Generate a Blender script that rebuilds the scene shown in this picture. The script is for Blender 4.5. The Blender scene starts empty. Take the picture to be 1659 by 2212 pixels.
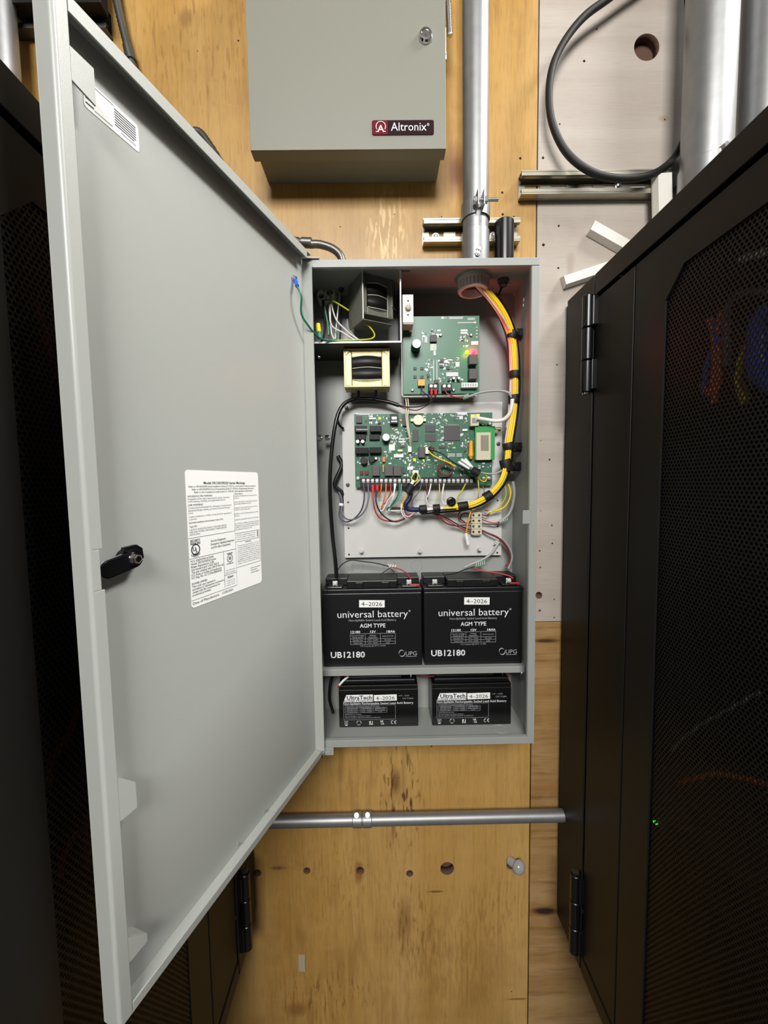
import bpy, bmesh, math, random
from mathutils import Vector, Matrix
random.seed(7)
sc = bpy.context.scene
COL = sc.collection
R3 = math.pi

# ------------------------------------------------------------------ camera, world, lights, exposure
FOC = 855.57 / 2212 * 36.0
CAM = Vector((-0.06578, -0.7826, 0.04788))
PITCH, ROLL, YAW = 0.06945, -0.01511, 0.00803
cy_, sy_, cp_, sp_, cr_, sr_ = math.cos(YAW), math.sin(YAW), math.cos(PITCH), math.sin(PITCH), math.cos(ROLL), math.sin(ROLL)
FW = Vector((sy_ * cp_, cy_ * cp_, -sp_))
_r0 = Vector((cy_, -sy_, 0)); _u0 = _r0.cross(FW)
RI = cr_ * _r0 + sr_ * _u0
UP = -sr_ * _r0 + cr_ * _u0
cam = bpy.data.cameras.new('camera'); cam_o = bpy.data.objects.new('camera', cam); COL.objects.link(cam_o)
cam.sensor_fit = 'VERTICAL'; cam.sensor_height = 36; cam.lens = FOC; cam.clip_start = 0.01
cam_o.matrix_world = Matrix(((RI.x, UP.x, -FW.x, CAM.x), (RI.y, UP.y, -FW.y, CAM.y), (RI.z, UP.z, -FW.z, CAM.z), (0, 0, 0, 1)))
sc.camera = cam_o
w = bpy.data.worlds.new('world'); sc.world = w; w.use_nodes = True
w.node_tree.nodes['Background'].inputs[0].default_value = (0.9, 0.95, 1.0, 1)
w.node_tree.nodes['Background'].inputs[1].default_value = 0.03
sc.view_settings.view_transform = 'Standard'; sc.view_settings.look = 'None'
sc.view_settings.gamma = 1; sc.view_settings.use_curve_mapping = False
sc.view_settings.exposure = 0.0


def area(name, loc, sx, sy, power, col, target):
    l = bpy.data.lights.new(name, 'AREA'); l.shape = 'RECTANGLE'; l.size = sx; l.size_y = sy
    l.energy = power; l.color = col
    o = bpy.data.objects.new(name, l); COL.objects.link(o); o.location = loc
    o.rotation_euler = (Vector(target) - Vector(loc)).to_track_quat('-Z', 'Y').to_euler()
    return o


CZ = 1.95   # ceiling height above the cabinet centre
LAMPS = [((-0.22, -3.0, CZ - .36), 1.3, 0.85, 116.0, (0.0, 0.0, 0.25)), ((1.45, -0.55, CZ - .04), 0.55, 0.8, 84.0, (1.45, -0.55, -1.0))]  # first lamp: tilt and panel size made up to shape the wall light
LAMP_OBJ = []
for p, sx, sy, pw, aim in LAMPS:
    LAMP_OBJ.append(area('troffer_light', p, sx, sy, pw, (1.0, 0.985, 0.962), aim))


# ------------------------------------------------------------------ photo ray helpers: a pixel on a real plane
def ray(x, y):
    return FW + (x - 829.5) / 855.57 * RI + (1106 - y) / 855.57 * UP


def P(x, y, Y=0.0):
    d = ray(x, y); return CAM + d * ((Y - CAM.y) / d.y)


def PX(x, y, X):
    d = ray(x, y); return CAM + d * ((X - CAM.x) / d.x)


# ------------------------------------------------------------------ materials
def s2l(c):
    return tuple((v / 255 / 12.92) if v / 255 <= 0.04045 else ((v / 255 + 0.055) / 1.055) ** 2.4 for v in c)


MATS = {}


def mat(name, rgb, rough=0.5, metal=0.0, spec=0.5, bump=0.0, bscale=400, emit=None, var=0.0, vscale=30, coat=0, aniso=0):
    m = bpy.data.materials.new(name); m.use_nodes = True; nt = m.node_tree; b = nt.nodes['Principled BSDF']
    c = s2l(rgb) + (1,)
    b.inputs['Base Color'].default_value = c; b.inputs['Roughness'].default_value = rough
    b.inputs['Metallic'].default_value = metal; b.inputs['Specular IOR Level'].default_value = spec
    if coat: b.inputs['Coat Weight'].default_value = coat
    if emit:
        b.inputs['Emission Color'].default_value = s2l(emit[0]) + (1,); b.inputs['Emission Strength'].default_value = emit[1]
    if bump or var:
        tc = nt.nodes.new('ShaderNodeTexCoord')
    if bump:
        n = nt.nodes.new('ShaderNodeTexNoise'); n.inputs['Scale'].default_value = bscale; n.inputs['Detail'].default_value = 3
        nt.links.new(tc.outputs['Object'], n.inputs['Vector'])
        bp = nt.nodes.new('ShaderNodeBump'); bp.inputs['Strength'].default_value = bump; bp.inputs['Distance'].default_value = 0.001
        nt.links.new(n.outputs['Fac'], bp.inputs['Height']); nt.links.new(bp.outputs['Normal'], b.inputs['Normal'])
    if var:
        n = nt.nodes.new('ShaderNodeTexNoise'); n.inputs['Scale'].default_value = vscale; n.inputs['Detail'].default_value = 5
        nt.links.new(tc.outputs['Object'], n.inputs['Vector'])
        mx = nt.nodes.new('ShaderNodeMix'); mx.data_type = 'RGBA'
        mx.inputs[6].default_value = tuple(v * (1 - var) for v in c[:3]) + (1,)
        mx.inputs[7].default_value = tuple(min(1, v * (1 + var)) for v in c[:3]) + (1,)
        nt.links.new(n.outputs['Fac'], mx.inputs[0]); nt.links.new(mx.outputs[2], b.inputs['Base Color'])
    MATS[name] = m
    return m


M = MATS
mat('door_grey', (168, 171, 166), 0.36, bump=0.05, bscale=900)
mat('box_grey', (152, 155, 151), 0.45, bump=0.08, bscale=900)
mat('beige_grey', (126, 126, 114), 0.5, bump=0.1, bscale=900)
mat('plate_grey', (200, 200, 196), 0.5, bump=0.05, bscale=900)
mat('zinc', (150, 151, 152), 0.46, 0.75, var=0.14, vscale=60)
mat('steel', (200, 200, 198), 0.25, 1.0)
mat('bright_zinc', (222, 222, 220), 0.35, 0.35)
mat('chrome', (225, 225, 228), 0.1, 1.0)
mat('darksteel', (105, 104, 100), 0.4, 0.8)
mat('strut_zinc', (170, 167, 152), 0.36, 1.0, var=0.2, vscale=40)
mat('strut_dark', (128, 128, 118), 0.45, 0.3, var=0.1, vscale=50)
mat('gold_zinc', (196, 180, 132), 0.45, 0.45, var=0.15, vscale=50)
mat('rack_black', (23, 22, 20), 0.48, spec=0.25, bump=0.08, bscale=1500)
mat('rack_inner', (6, 6, 6), 0.6)
mat('black', (16, 16, 17), 0.5)
mat('black_gloss', (13, 13, 14), 0.28)
mat('battery_black', (14, 14, 17), 0.40, bump=0.05, bscale=1200)
mat('tape_black', (12, 12, 13), 0.6)
mat('chip', (70, 68, 70), 0.5)
mat('relay', (80, 77, 76), 0.5)
mat('white', (238, 238, 235), 0.5)
mat('paper', (240, 241, 238), 0.55)
mat('print_white', (222, 224, 228), 0.6)
mat('print_grey', (165, 167, 172), 0.6)
mat('ink', (40, 42, 50), 0.7)
mat('ink_soft', (128, 130, 138), 0.7)
mat('navy', (24, 30, 60), 0.6)
mat('red', (190, 40, 45), 0.4)
mat('red_wire', (170, 48, 52), 0.4)
mat('maroon', (110, 40, 45), 0.4)
mat('orange', (226, 120, 40), 0.4)
mat('orange_cable', (240, 110, 45), 0.45)
mat('amber', (240, 160, 30), 0.35)
mat('yellow', (242, 205, 25), 0.38)
mat('pale_yellow', (205, 200, 110), 0.4)
mat('yellow_green', (190, 195, 30), 0.4)
mat('green_wire', (25, 105, 80), 0.4)
mat('mint', (95, 150, 125), 0.4)
mat('blue', (35, 90, 225), 0.4)
mat('blue_dark', (25, 30, 75), 0.4)
mat('pink', (215, 180, 178), 0.4)
mat('white_wire', (232, 228, 222), 0.4)
mat('grey_wire', (165, 166, 165), 0.45)
mat('dark_grey_wire', (95, 95, 100), 0.45)
mat('purple', (70, 58, 88), 0.45)
mat('ivory', (205, 198, 172), 0.5)
mat('cream_gold', (238, 224, 180), 0.3, 0.4)
mat('resistor_green', (165, 190, 175), 0.5)
mat('pvc_white', (226, 222, 214), 0.45)
mat('module_green', (45, 150, 75), 0.45)
mat('badge_red', (108, 16, 32), 0.6, spec=0.1)
mat('badge_dark', (36, 14, 19), 0.6, spec=0.1)
mat('green_led', (60, 220, 90), 0.4, emit=((60, 230, 90), 2.5))
mat('red_led', (255, 40, 60), 0.3, emit=((255, 3, 10), 130))
mat('lime_led', (200, 230, 20), 0.3, emit=((200, 230, 10), 4))
mat('yellow_led', (255, 220, 40), 0.3, emit=((255, 215, 40), 1.5))
mat('dark_hole', (92, 66, 52), 0.9)
mat('concrete', (80, 78, 74), 0.8, var=0.1, vscale=3)
mat('room_paint', (96, 95, 90), 0.8, var=0.03, vscale=2)
mat('ceiling_tile', (150, 148, 142), 0.9, bump=0.3, bscale=60)
mat('diffuser', (240, 240, 235), 0.6, emit=((255, 250, 235), 2.0))
mat('pencil', (95, 62, 30), 0.8)
mat('glue', (172, 162, 138), 0.6)


def clear_mat():
    m = mat('clear_plastic', (205, 205, 205), 0.06); b = m.node_tree.nodes['Principled BSDF']
    b.inputs['Transmission Weight'].default_value = 0.55; b.inputs['IOR'].default_value = 1.45


clear_mat()


def pcb_mat():
    m = mat('pcb_green', (44, 96, 72), 0.38); nt = m.node_tree; b = nt.nodes['Principled BSDF']; L = nt.links
    tc = nt.nodes.new('ShaderNodeTexCoord')
    v = nt.nodes.new('ShaderNodeTexVoronoi'); v.inputs['Scale'].default_value = 260
    n = nt.nodes.new('ShaderNodeTexNoise'); n.inputs['Scale'].default_value = 45; n.inputs['Detail'].default_value = 4
    L.new(tc.outputs['Object'], v.inputs['Vector']); L.new(tc.outputs['Object'], n.inputs['Vector'])
    mx = nt.nodes.new('ShaderNodeMix'); mx.data_type = 'RGBA'
    mx.inputs[6].default_value = s2l((34, 84, 62)) + (1,); mx.inputs[7].default_value = s2l((70, 122, 96)) + (1,)
    L.new(n.outputs['Fac'], mx.inputs[0])
    r = nt.nodes.new('ShaderNodeValToRGB'); r.color_ramp.elements[0].position = 0.10; r.color_ramp.elements[1].position = 0.16
    r.color_ramp.elements[0].color = (1, 1, 1, 1); r.color_ramp.elements[1].color = (0, 0, 0, 1)
    L.new(v.outputs['Distance'], r.inputs[0])
    n2 = nt.nodes.new('ShaderNodeTexNoise'); n2.inputs['Scale'].default_value = 60
    L.new(tc.outputs['Object'], n2.inputs['Vector'])
    r2 = nt.nodes.new('ShaderNodeValToRGB'); r2.color_ramp.elements[0].position = 0.5; r2.color_ramp.elements[1].position = 0.58
    L.new(n2.outputs['Fac'], r2.inputs[0])
    mm = nt.nodes.new('ShaderNodeMath'); mm.operation = 'MULTIPLY'; L.new(r.outputs[0], mm.inputs[0]); L.new(r2.outputs[0], mm.inputs[1])
    m2 = nt.nodes.new('ShaderNodeMix'); m2.data_type = 'RGBA'; m2.inputs[7].default_value = s2l((175, 200, 180)) + (1,)
    L.new(mm.outputs[0], m2.inputs[0]); L.new(mx.outputs[2], m2.inputs[6]); L.new(m2.outputs[2], b.inputs['Base Color'])


pcb_mat()
mat('pcb_plain', (50, 112, 84), 0.35, var=0.12, vscale=50)


def wood_mat(name, axis, cols, dark=(120, 78, 38), knots=(), grain=0.5, dirt_shade=0.0, rough=0.38, zones=()):
    """plywood face: stretched noise along the grain axis plus listed knots (x, z, rx, rz)"""
    m = mat(name, cols[1], rough, spec=0.4); nt = m.node_tree; b = nt.nodes['Principled BSDF']; L = nt.links; N = nt.nodes.new
    tc = N('ShaderNodeTexCoord')

    def noise(sx, sz, scale, detail, dist=0.0):
        mp = N('ShaderNodeMapping'); mp.inputs['Scale'].default_value = (sx, 1, sz); L.new(tc.outputs['Object'], mp.inputs[0])
        n = N('ShaderNodeTexNoise'); n.inputs['Scale'].default_value = scale; n.inputs['Detail'].default_value = detail
        n.inputs['Distortion'].default_value = dist; L.new(mp.outputs[0], n.inputs['Vector']); return n.outputs['Fac']

    a, c = (1.0, 0.06) if axis == 'z' else (0.06, 1.0)
    broad = noise(a, c * 2.2, 7, 4, 0.6); fine = noise(a, c * 0.6, 130, 4, 0.2); blot = noise(1, 1, 4.5, 5)
    rp = N('ShaderNodeValToRGB'); e = rp.color_ramp.elements
    e[0].position = 0.33; e[0].color = s2l(cols[0]) + (1,); e[1].position = 0.62; e[1].color = s2l(cols[2]) + (1,)
    k = e.new(0.48); k.color = s2l(cols[1]) + (1,)
    L.new(broad, rp.inputs[0])

    def mixc(fac, A, rgb, amt, lo, hi):
        r = N('ShaderNodeValToRGB'); r.color_ramp.elements[0].position = lo; r.color_ramp.elements[1].position = hi
        L.new(fac, r.inputs[0])
        mu = N('ShaderNodeMath'); mu.operation = 'MULTIPLY'; mu.inputs[1].default_value = amt; L.new(r.outputs[0], mu.inputs[0])
        x = N('ShaderNodeMix'); x.data_type = 'RGBA'; L.new(mu.outputs[0], x.inputs[0]); L.new(A, x.inputs[6])
        x.inputs[7].default_value = s2l(rgb) + (1,); return x.outputs[2]

    o = mixc(fine, rp.outputs[0], dark, grain, 0.50, 0.72)
    o = mixc(blot, o, dark, 0.30, 0.52, 0.75)
    streak = noise(a * 1.0, c * 1.6, 60, 3, 0.3); where = noise(1, 0.45, 3.2, 2)
    mu = N('ShaderNodeMath'); mu.operation = 'MULTIPLY'; L.new(streak, mu.inputs[0]); L.new(where, mu.inputs[1])
    o = mixc(mu.outputs[0], o, dark, 0.38, 0.30, 0.44)
    if dirt_shade:
        o = mixc(noise(1, 1, 14, 6, 0.5), o, (96, 78, 52), dirt_shade, 0.5, 0.78)
    o = mixc(noise(a, c * 1.2, 420, 2, 0.1), o, dark, 0.22, 0.52, 0.66)
    o = mixc(noise(1, 1, 22, 6, 0.8), o, cols[2], 0.35, 0.50, 0.72)
    sep = N('ShaderNodeSeparateXYZ'); L.new(tc.outputs['Object'], sep.inputs[0])
    for (zx, zz, rx, rz, zrgb, zamt, thr) in zones:      # clusters of short dark grain dashes; low ones also paint in light falloff
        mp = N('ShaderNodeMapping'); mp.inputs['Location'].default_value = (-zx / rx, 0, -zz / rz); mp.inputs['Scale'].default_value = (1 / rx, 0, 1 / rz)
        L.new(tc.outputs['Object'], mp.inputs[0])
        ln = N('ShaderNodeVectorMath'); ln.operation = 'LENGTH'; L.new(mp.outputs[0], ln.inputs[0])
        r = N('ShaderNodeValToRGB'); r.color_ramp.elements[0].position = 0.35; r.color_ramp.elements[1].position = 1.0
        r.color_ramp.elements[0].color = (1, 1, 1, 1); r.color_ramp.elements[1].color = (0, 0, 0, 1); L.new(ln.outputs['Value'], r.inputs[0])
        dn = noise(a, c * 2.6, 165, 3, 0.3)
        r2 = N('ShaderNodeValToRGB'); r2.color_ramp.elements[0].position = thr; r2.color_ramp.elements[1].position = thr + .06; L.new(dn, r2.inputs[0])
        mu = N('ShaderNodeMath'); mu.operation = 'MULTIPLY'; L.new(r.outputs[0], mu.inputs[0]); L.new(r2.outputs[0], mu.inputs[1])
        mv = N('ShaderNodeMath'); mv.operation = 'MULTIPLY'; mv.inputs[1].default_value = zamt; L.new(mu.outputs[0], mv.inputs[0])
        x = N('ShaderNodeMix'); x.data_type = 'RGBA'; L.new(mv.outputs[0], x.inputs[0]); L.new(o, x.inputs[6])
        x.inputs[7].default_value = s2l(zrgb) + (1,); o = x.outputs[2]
    for (kx, kz, rx, rz, krgb, kamt) in knots:
        cb = N('ShaderNodeCombineXYZ')
        for out, cc, rr, slot in ((sep.outputs[0], kx, rx, 0), (sep.outputs[2], kz, rz, 1)):
            s1 = N('ShaderNodeMath'); s1.operation = 'SUBTRACT'; s1.inputs[1].default_value = cc; L.new(out, s1.inputs[0])
            s2 = N('ShaderNodeMath'); s2.operation = 'DIVIDE'; s2.inputs[1].default_value = rr; L.new(s1.outputs[0], s2.inputs[0])
            L.new(s2.outputs[0], cb.inputs[slot])
        ln = N('ShaderNodeVectorMath'); ln.operation = 'LENGTH'; L.new(cb.outputs[0], ln.inputs[0])
        ad = N('ShaderNodeMath'); ad.operation = 'MULTIPLY_ADD'; ad.inputs[1].default_value = 0.9; L.new(fine, ad.inputs[0]); L.new(ln.outputs['Value'], ad.inputs[2])
        r = N('ShaderNodeValToRGB'); r.color_ramp.elements[0].position = 0.75; r.color_ramp.elements[1].position = 1.45
        r.color_ramp.elements[0].color = (1, 1, 1, 1); r.color_ramp.elements[1].color = (0, 0, 0, 1)
        mr = N('ShaderNodeMath'); mr.operation = 'MULTIPLY'; mr.inputs[1].default_value = 0.6; L.new(ad.outputs[0], mr.inputs[0])
        r.color_ramp.elements[0].position = 0.5; r.color_ramp.elements[1].position = 0.9
        L.new(mr.outputs[0], r.inputs[0])
        mu = N('ShaderNodeMath'); mu.operation = 'MULTIPLY'; mu.inputs[1].default_value = kamt; L.new(r.outputs[0], mu.inputs[0])
        x = N('ShaderNodeMix'); x.data_type = 'RGBA'; L.new(mu.outputs[0], x.inputs[0]); L.new(o, x.inputs[6])
        x.inputs[7].default_value = s2l(krgb) + (1,); o = x.outputs[2]
    L.new(o, b.inputs['Base Color'])
    bp = N('ShaderNodeBump'); bp.inputs['Strength'].default_value = 0.15; bp.inputs['Distance'].default_value = 0.0008
    L.new(fine, bp.inputs['Height']); L.new(bp.outputs[0], b.inputs['Normal'])


def mesh_mat():
    """perforated sheet: staggered round holes punched through black steel"""
    m = mat('perforated', (10, 10, 10), 0.5, spec=0.3); nt = m.node_tree; b = nt.nodes['Principled BSDF']; L = nt.links; N = nt.nodes.new
    tc = N('ShaderNodeTexCoord'); sep = N('ShaderNodeSeparateXYZ'); L.new(tc.outputs['Object'], sep.inputs[0])

    def math_(op, a, bb):
        n = N('ShaderNodeMath'); n.operation = op
        for i, v in enumerate((a, bb)):
            if isinstance(v, (int, float)): n.inputs[i].default_value = v
            elif v is not None: L.new(v, n.inputs[i])
        return n.outputs[0]
    p = 0.0052; outs = []
    for off in (0.0, 0.5):
        u = math_('SUBTRACT', math_('FRACT', math_('ADD', math_('DIVIDE', sep.outputs[1], p), off + 50), None), 0.5)
        v = math_('SUBTRACT', math_('FRACT', math_('ADD', math_('DIVIDE', sep.outputs[2], p * 1.732), off + 50), None), 0.5)
        d = math_('ADD', math_('MULTIPLY', u, u), math_('MULTIPLY', math_('MULTIPLY', v, v), 3.0))
        outs.append(math_('LESS_THAN', d, 0.36 ** 2))
    hole = math_('MAXIMUM', outs[0], outs[1])
    tr = N('ShaderNodeBsdfTransparent'); mx = N('ShaderNodeMixShader')
    L.new(hole, mx.inputs[0]); L.new(b.outputs[0], mx.inputs[1]); L.new(tr.outputs[0], mx.inputs[2])
    L.new(mx.outputs[0], nt.nodes['Material Output'].inputs['Surface'])


mesh_mat()


# ------------------------------------------------------------------ mesh builder
class MB:
    def __init__(s): s.v = []; s.f = []; s.m = []; s.sm = []

    def add(s, vs, fs, mi=0, smooth=False, T=None):
        b = len(s.v)
        s.v += [(T @ Vector(v)) if T else Vector(v) for v in vs]
        for f in fs: s.f.append([b + i for i in f]); s.m.append(mi); s.sm.append(smooth)
        return s

    def box(s, lo, hi, mi=0, bev=0.0, T=None, seg=2):
        x0, x1 = sorted((lo[0], hi[0])); y0, y1 = sorted((lo[1], hi[1])); z0, z1 = sorted((lo[2], hi[2]))
        vs = [(x, y, z) for z in (z0, z1) for y in (y0, y1) for x in (x0, x1)]
        fs = [(0, 2, 3, 1), (4, 5, 7, 6), (0, 1, 5, 4), (2, 6, 7, 3), (0, 4, 6, 2), (1, 3, 7, 5)]
        bev = min(bev, 0.45 * min(x1 - x0, y1 - y0, z1 - z0))
        if bev > 0:
            bm = bmesh.new(); bv = [bm.verts.new(v) for v in vs]
            for f in fs: bm.faces.new([bv[i] for i in f])
            bmesh.ops.bevel(bm, geom=bm.edges[:], offset=bev, segments=seg, profile=0.5, affect='EDGES')
            bm.verts.index_update()
            s.add([v.co.copy() for v in bm.verts], [[v.index for v in f.verts] for f in bm.faces], mi, False, T); bm.free()
        else: s.add(vs, fs, mi, False, T)
        return s

    def rev(s, p, axis, prof, n=24, mi=0, T=None, caps=True):
        """surface of revolution; prof = [(along, radius)]"""
        axis = Vector(axis).normalized(); p = Vector(p)
        u = axis.orthogonal().normalized(); w2 = axis.cross(u)
        def ring(t, r): return [p + axis * t + (u * math.cos(2 * math.pi * i / n) + w2 * math.sin(2 * math.pi * i / n)) * r for i in range(n)]
        vs = ring(*prof[0]); fs = []; cur = 0
        for k in range(len(prof) - 1):
            nb = len(vs); vs += ring(*prof[k + 1])
            for i in range(n):
                j = (i + 1) % n; fs.append((cur + i, cur + j, nb + j, nb + i))
            cur = nb
            if k < len(prof) - 2:
                a1 = math.atan2(prof[k + 1][1] - prof[k][1], prof[k + 1][0] - prof[k][0]); a2 = math.atan2(prof[k + 2][1] - prof[k + 1][1], prof[k + 2][0] - prof[k + 1][0])
                if abs((a2 - a1 + math.pi) % (2 * math.pi) - math.pi) > 0.6: cur = len(vs); vs += ring(*prof[k + 1])
        s.add(vs, fs, mi, n > 6, T)
        if caps:
            if prof[0][1] > 1e-6: s.add(vs[:n], [list(range(n))[::-1]], mi, False, T)
            if prof[-1][1] > 1e-6: s.add(vs[-n:], [list(range(n))], mi, False, T)
        return s

    def cyl(s, p0, p1, r, n=20, mi=0, r1=None, T=None, ch=0.0):
        p0 = Vector(p0); p1 = Vector(p1); L = (p1 - p0).length; r1 = r if r1 is None else r1
        pr = [(0, r), (L, r1)] if not ch else [(0, r - ch), (ch, r), (L - ch, r1), (L, r1 - ch)]
        return s.rev(p0, p1 - p0, pr, n, mi, T)

    def tube(s, pts, r, n=8, mi=0, closed=False, sub=5, ridges=None):
        pts = smooth_path(pts, sub, closed) if sub else [Vector(p) for p in pts]
        N_ = len(pts); vs = []; fs = []; prev = None
        for i, p in enumerate(pts):
            a = pts[i - 1] if (i > 0 or closed) else pts[i]; b2 = pts[(i + 1) % N_] if (i < N_ - 1 or closed) else pts[i]
            t = (b2 - a).normalized()
            if prev is None: u = t.orthogonal().normalized()
            else: u = (prev - t * prev.dot(t)).normalized()
            prev = u; w2 = t.cross(u)
            rr = r(i / (N_ - 1)) if callable(r) else r
            if ridges: rr *= 1 + ridges * (1 if i % 2 else -1)
            for k in range(n):
                an = 2 * math.pi * k / n; vs.append(p + (u * math.cos(an) + w2 * math.sin(an)) * rr)
        m_ = N_ if closed else N_ - 1
        for i in range(m_):
            j = (i + 1) % N_
            for k in range(n):
                l = (k + 1) % n; fs.append((i * n + k, i * n + l, j * n + l, j * n + k))
        s.add(vs, fs, mi, True)
        if not closed:
            s.add(vs[:n], [list(range(n))[::-1]], mi, False); s.add(vs[-n:], [list(range(n))], mi, False)
        return s

    def plate(s, poly, t, T=None, mi=0, z0=0.0):
        """flat polygon (x, y) extruded by t along local z"""
        n = len(poly)
        vs = [(x, y, z0) for x, y in poly] + [(x, y, z0 + t) for x, y in poly]
        fs = [list(range(n))[::-1], list(range(n, 2 * n))] + [(i, (i + 1) % n, n + (i + 1) % n, n + i) for i in range(n)]
        return s.add(vs, fs, mi, False, T)

    def text(s, txt, T, size, width=None, align='LEFT', mi=0, bold=0.0):
        vs, fs, x0, x1 = text_geo(txt, bold)
        wd = max(1e-6, x1 - x0); kx = size if not width else width / wd
        ox = {'LEFT': -x0 * kx, 'CENTER': -(x0 + x1) / 2 * kx, 'RIGHT': -x1 * kx}[align]
        return s.add([(v[0] * kx + ox, v[1] * size, 0) for v in vs], fs, mi, False, T)

    def build(s, name, mats, parent=None, origin=None):
        if not isinstance(mats, (list, tuple)): mats = [mats]
        if parent is not None: org = Vector(parent['_w'])
        elif origin is not None: org = Vector(origin)
        else:
            xs = [v.x for v in s.v]; ys = [v.y for v in s.v]; zs = [v.z for v in s.v]
            org = Vector(((min(xs) + max(xs)) / 2, (min(ys) + max(ys)) / 2, min(zs)))
        me = bpy.data.meshes.new(name); me.from_pydata([v - org for v in s.v], [], s.f)
        for m in mats: me.materials.append(M[m])
        me.polygons.foreach_set('material_index', s.m); me.polygons.foreach_set('use_smooth', s.sm)
        me.update()
        o = bpy.data.objects.new(name, me); COL.objects.link(o)
        if parent is not None: o.parent = parent
        else: o.location = org
        o['_w'] = org
        return o


def smooth_path(pts, sub=5, closed=False):
    pts = [Vector(p) for p in pts]; n = len(pts)
    if n < 3: return pts
    out = []
    for i in range(n if closed else n - 1):
        p0 = pts[i - 1] if (i > 0 or closed) else pts[0] * 2 - pts[1]
        p1 = pts[i]; p2 = pts[(i + 1) % n]
        p3 = pts[(i + 2) % n] if (i + 2 < n or closed) else p2 * 2 - p1
        for k in range(sub):
            t = k / sub
            out.append(0.5 * ((2 * p1) + (p2 - p0) * t + (2 * p0 - 5 * p1 + 4 * p2 - p3) * t * t + (3 * p1 - p0 - 3 * p2 + p3) * t ** 3))
    if not closed: out.append(pts[-1])
    return out


_TG = {}


def text_geo(txt, bold):
    k = (txt, bold)
    if k not in _TG:
        c = bpy.data.curves.new('lettering', 'FONT'); c.body = txt; c.size = 1.0; c.resolution_u = 2; c.offset = bold
        o = bpy.data.objects.new('lettering', c)
        me = bpy.data.meshes.new_from_object(o)
        vs = [v.co.copy() for v in me.vertices]; fs = [list(p.vertices) for p in me.polygons]
        xs = [v[0] for v in vs] or [0, 1]
        _TG[k] = (vs, fs, min(xs), max(xs))
        bpy.data.objects.remove(o); bpy.data.curves.remove(c); bpy.data.meshes.remove(me)
    return _TG[k]


def basis(o, x, y, z):
    x = Vector(x); y = Vector(y); z = Vector(z); o = Vector(o)
    return Matrix(((x.x, y.x, z.x, o.x), (x.y, y.y, z.y, o.y), (x.z, y.z, z.z, o.z), (0, 0, 0, 1)))


def front(o):  # local frame lying on a face that looks towards the viewer (-Y)
    return basis(o, (1, 0, 0), (0, 0, 1), (0, -1, 0))


def rrect(x0, y0, x1, y1, r, n=5):
    out = []
    for cx, cy, a0 in ((x1 - r, y1 - r, 0), (x0 + r, y1 - r, 90), (x0 + r, y0 + r, 180), (x1 - r, y0 + r, 270)):
        for i in range(n + 1):
            a = math.radians(a0 + 90 * i / n); out.append((cx + r * math.cos(a), cy + r * math.sin(a)))
    return out


def tag(o, label=None, cat=None, group=None, kind=None):
    if label: o['label'] = label
    if cat: o['category'] = cat
    if group: o['group'] = group
    if kind: o['kind'] = kind
    return o


def thing(name, label, cat, loc, group=None):
    o = bpy.data.objects.new(name, None); COL.objects.link(o); o.location = loc; o['_w'] = Vector(loc)
    o.empty_display_size = 0.02
    return tag(o, label, cat, group)


def copy_tree(o, parent=None):
    c = o.copy(); COL.objects.link(c)
    if parent is not None: c.parent = parent
    for ch in list(o.children): copy_tree(ch, c)
    return c


# ------------------------------------------------------------------ the room
def K(x, y, rx, rz, rgb=(110, 62, 30), amt=0.8):
    p = P(x, y, 0); return (p.x, p.z, rx, rz, rgb, amt)


kn = [K(985, 372, .030, .055, (112, 66, 34), .75), K(985, 372, .012, .025, (96, 50, 28), .6), K(620, 372, .010, .016, (118, 78, 42), .7),
      K(855, 1690, .012, .035, (90, 52, 22), .7), K(888, 1735, .004, .018, (60, 36, 18), .9), K(850, 1770, .006, .05, (110, 66, 30), .6),
      K(775, 1885, .012, .03, (130, 76, 34), .7), K(873, 1985, .020, .06, (110, 70, 34), .5), K(640, 2180, .03, .02, (110, 66, 30), .5),
      K(400, 40, .015, .02, (120, 84, 46), .5), K(600, 1875, .02, .006, (95, 62, 30), .7), K(940, 1926, .022, .003, (95, 60, 28), .8),
      K(1118, 2158, .03, .003, (95, 60, 28), .7), K(880, 1640, .003, .02, (80, 46, 20), .7)]
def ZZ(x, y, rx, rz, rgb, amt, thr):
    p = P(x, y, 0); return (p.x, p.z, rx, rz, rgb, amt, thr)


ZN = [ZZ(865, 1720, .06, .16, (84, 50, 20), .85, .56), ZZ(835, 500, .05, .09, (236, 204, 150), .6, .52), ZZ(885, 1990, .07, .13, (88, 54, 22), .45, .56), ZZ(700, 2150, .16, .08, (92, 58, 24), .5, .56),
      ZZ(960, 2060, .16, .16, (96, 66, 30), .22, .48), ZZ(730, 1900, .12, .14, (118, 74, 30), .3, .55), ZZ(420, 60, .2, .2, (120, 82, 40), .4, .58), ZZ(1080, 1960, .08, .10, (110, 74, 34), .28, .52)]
wood_mat('plywood_vertical', 'z', ((170, 130, 66), (181, 141, 76), (191, 152, 90)), (122, 82, 34), kn, 0.24, 0.20, zones=ZN)  # real stains and dirt, also darkening the sheet in place of light falloff
kn2 = [K(1177, 1968, .034, .013, (44, 28, 20), .97), K(1180, 1384, .035, .006, (60, 38, 22), .9), K(1190, 1700, .06, .01, (150, 104, 56), .5)]
wood_mat('plywood_horizontal', 'x', ((146, 110, 64), (160, 126, 80), (170, 138, 94)), (98, 64, 32), kn2, 0.5, 0.1)
wood_mat('plywood_painted', 'x', ((170, 159, 148), (176, 166, 156), (181, 172, 162)), (154, 139, 127), [K(1235, 1000, .0, .0)][:0], 0.10, 0.0, 0.5)
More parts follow.
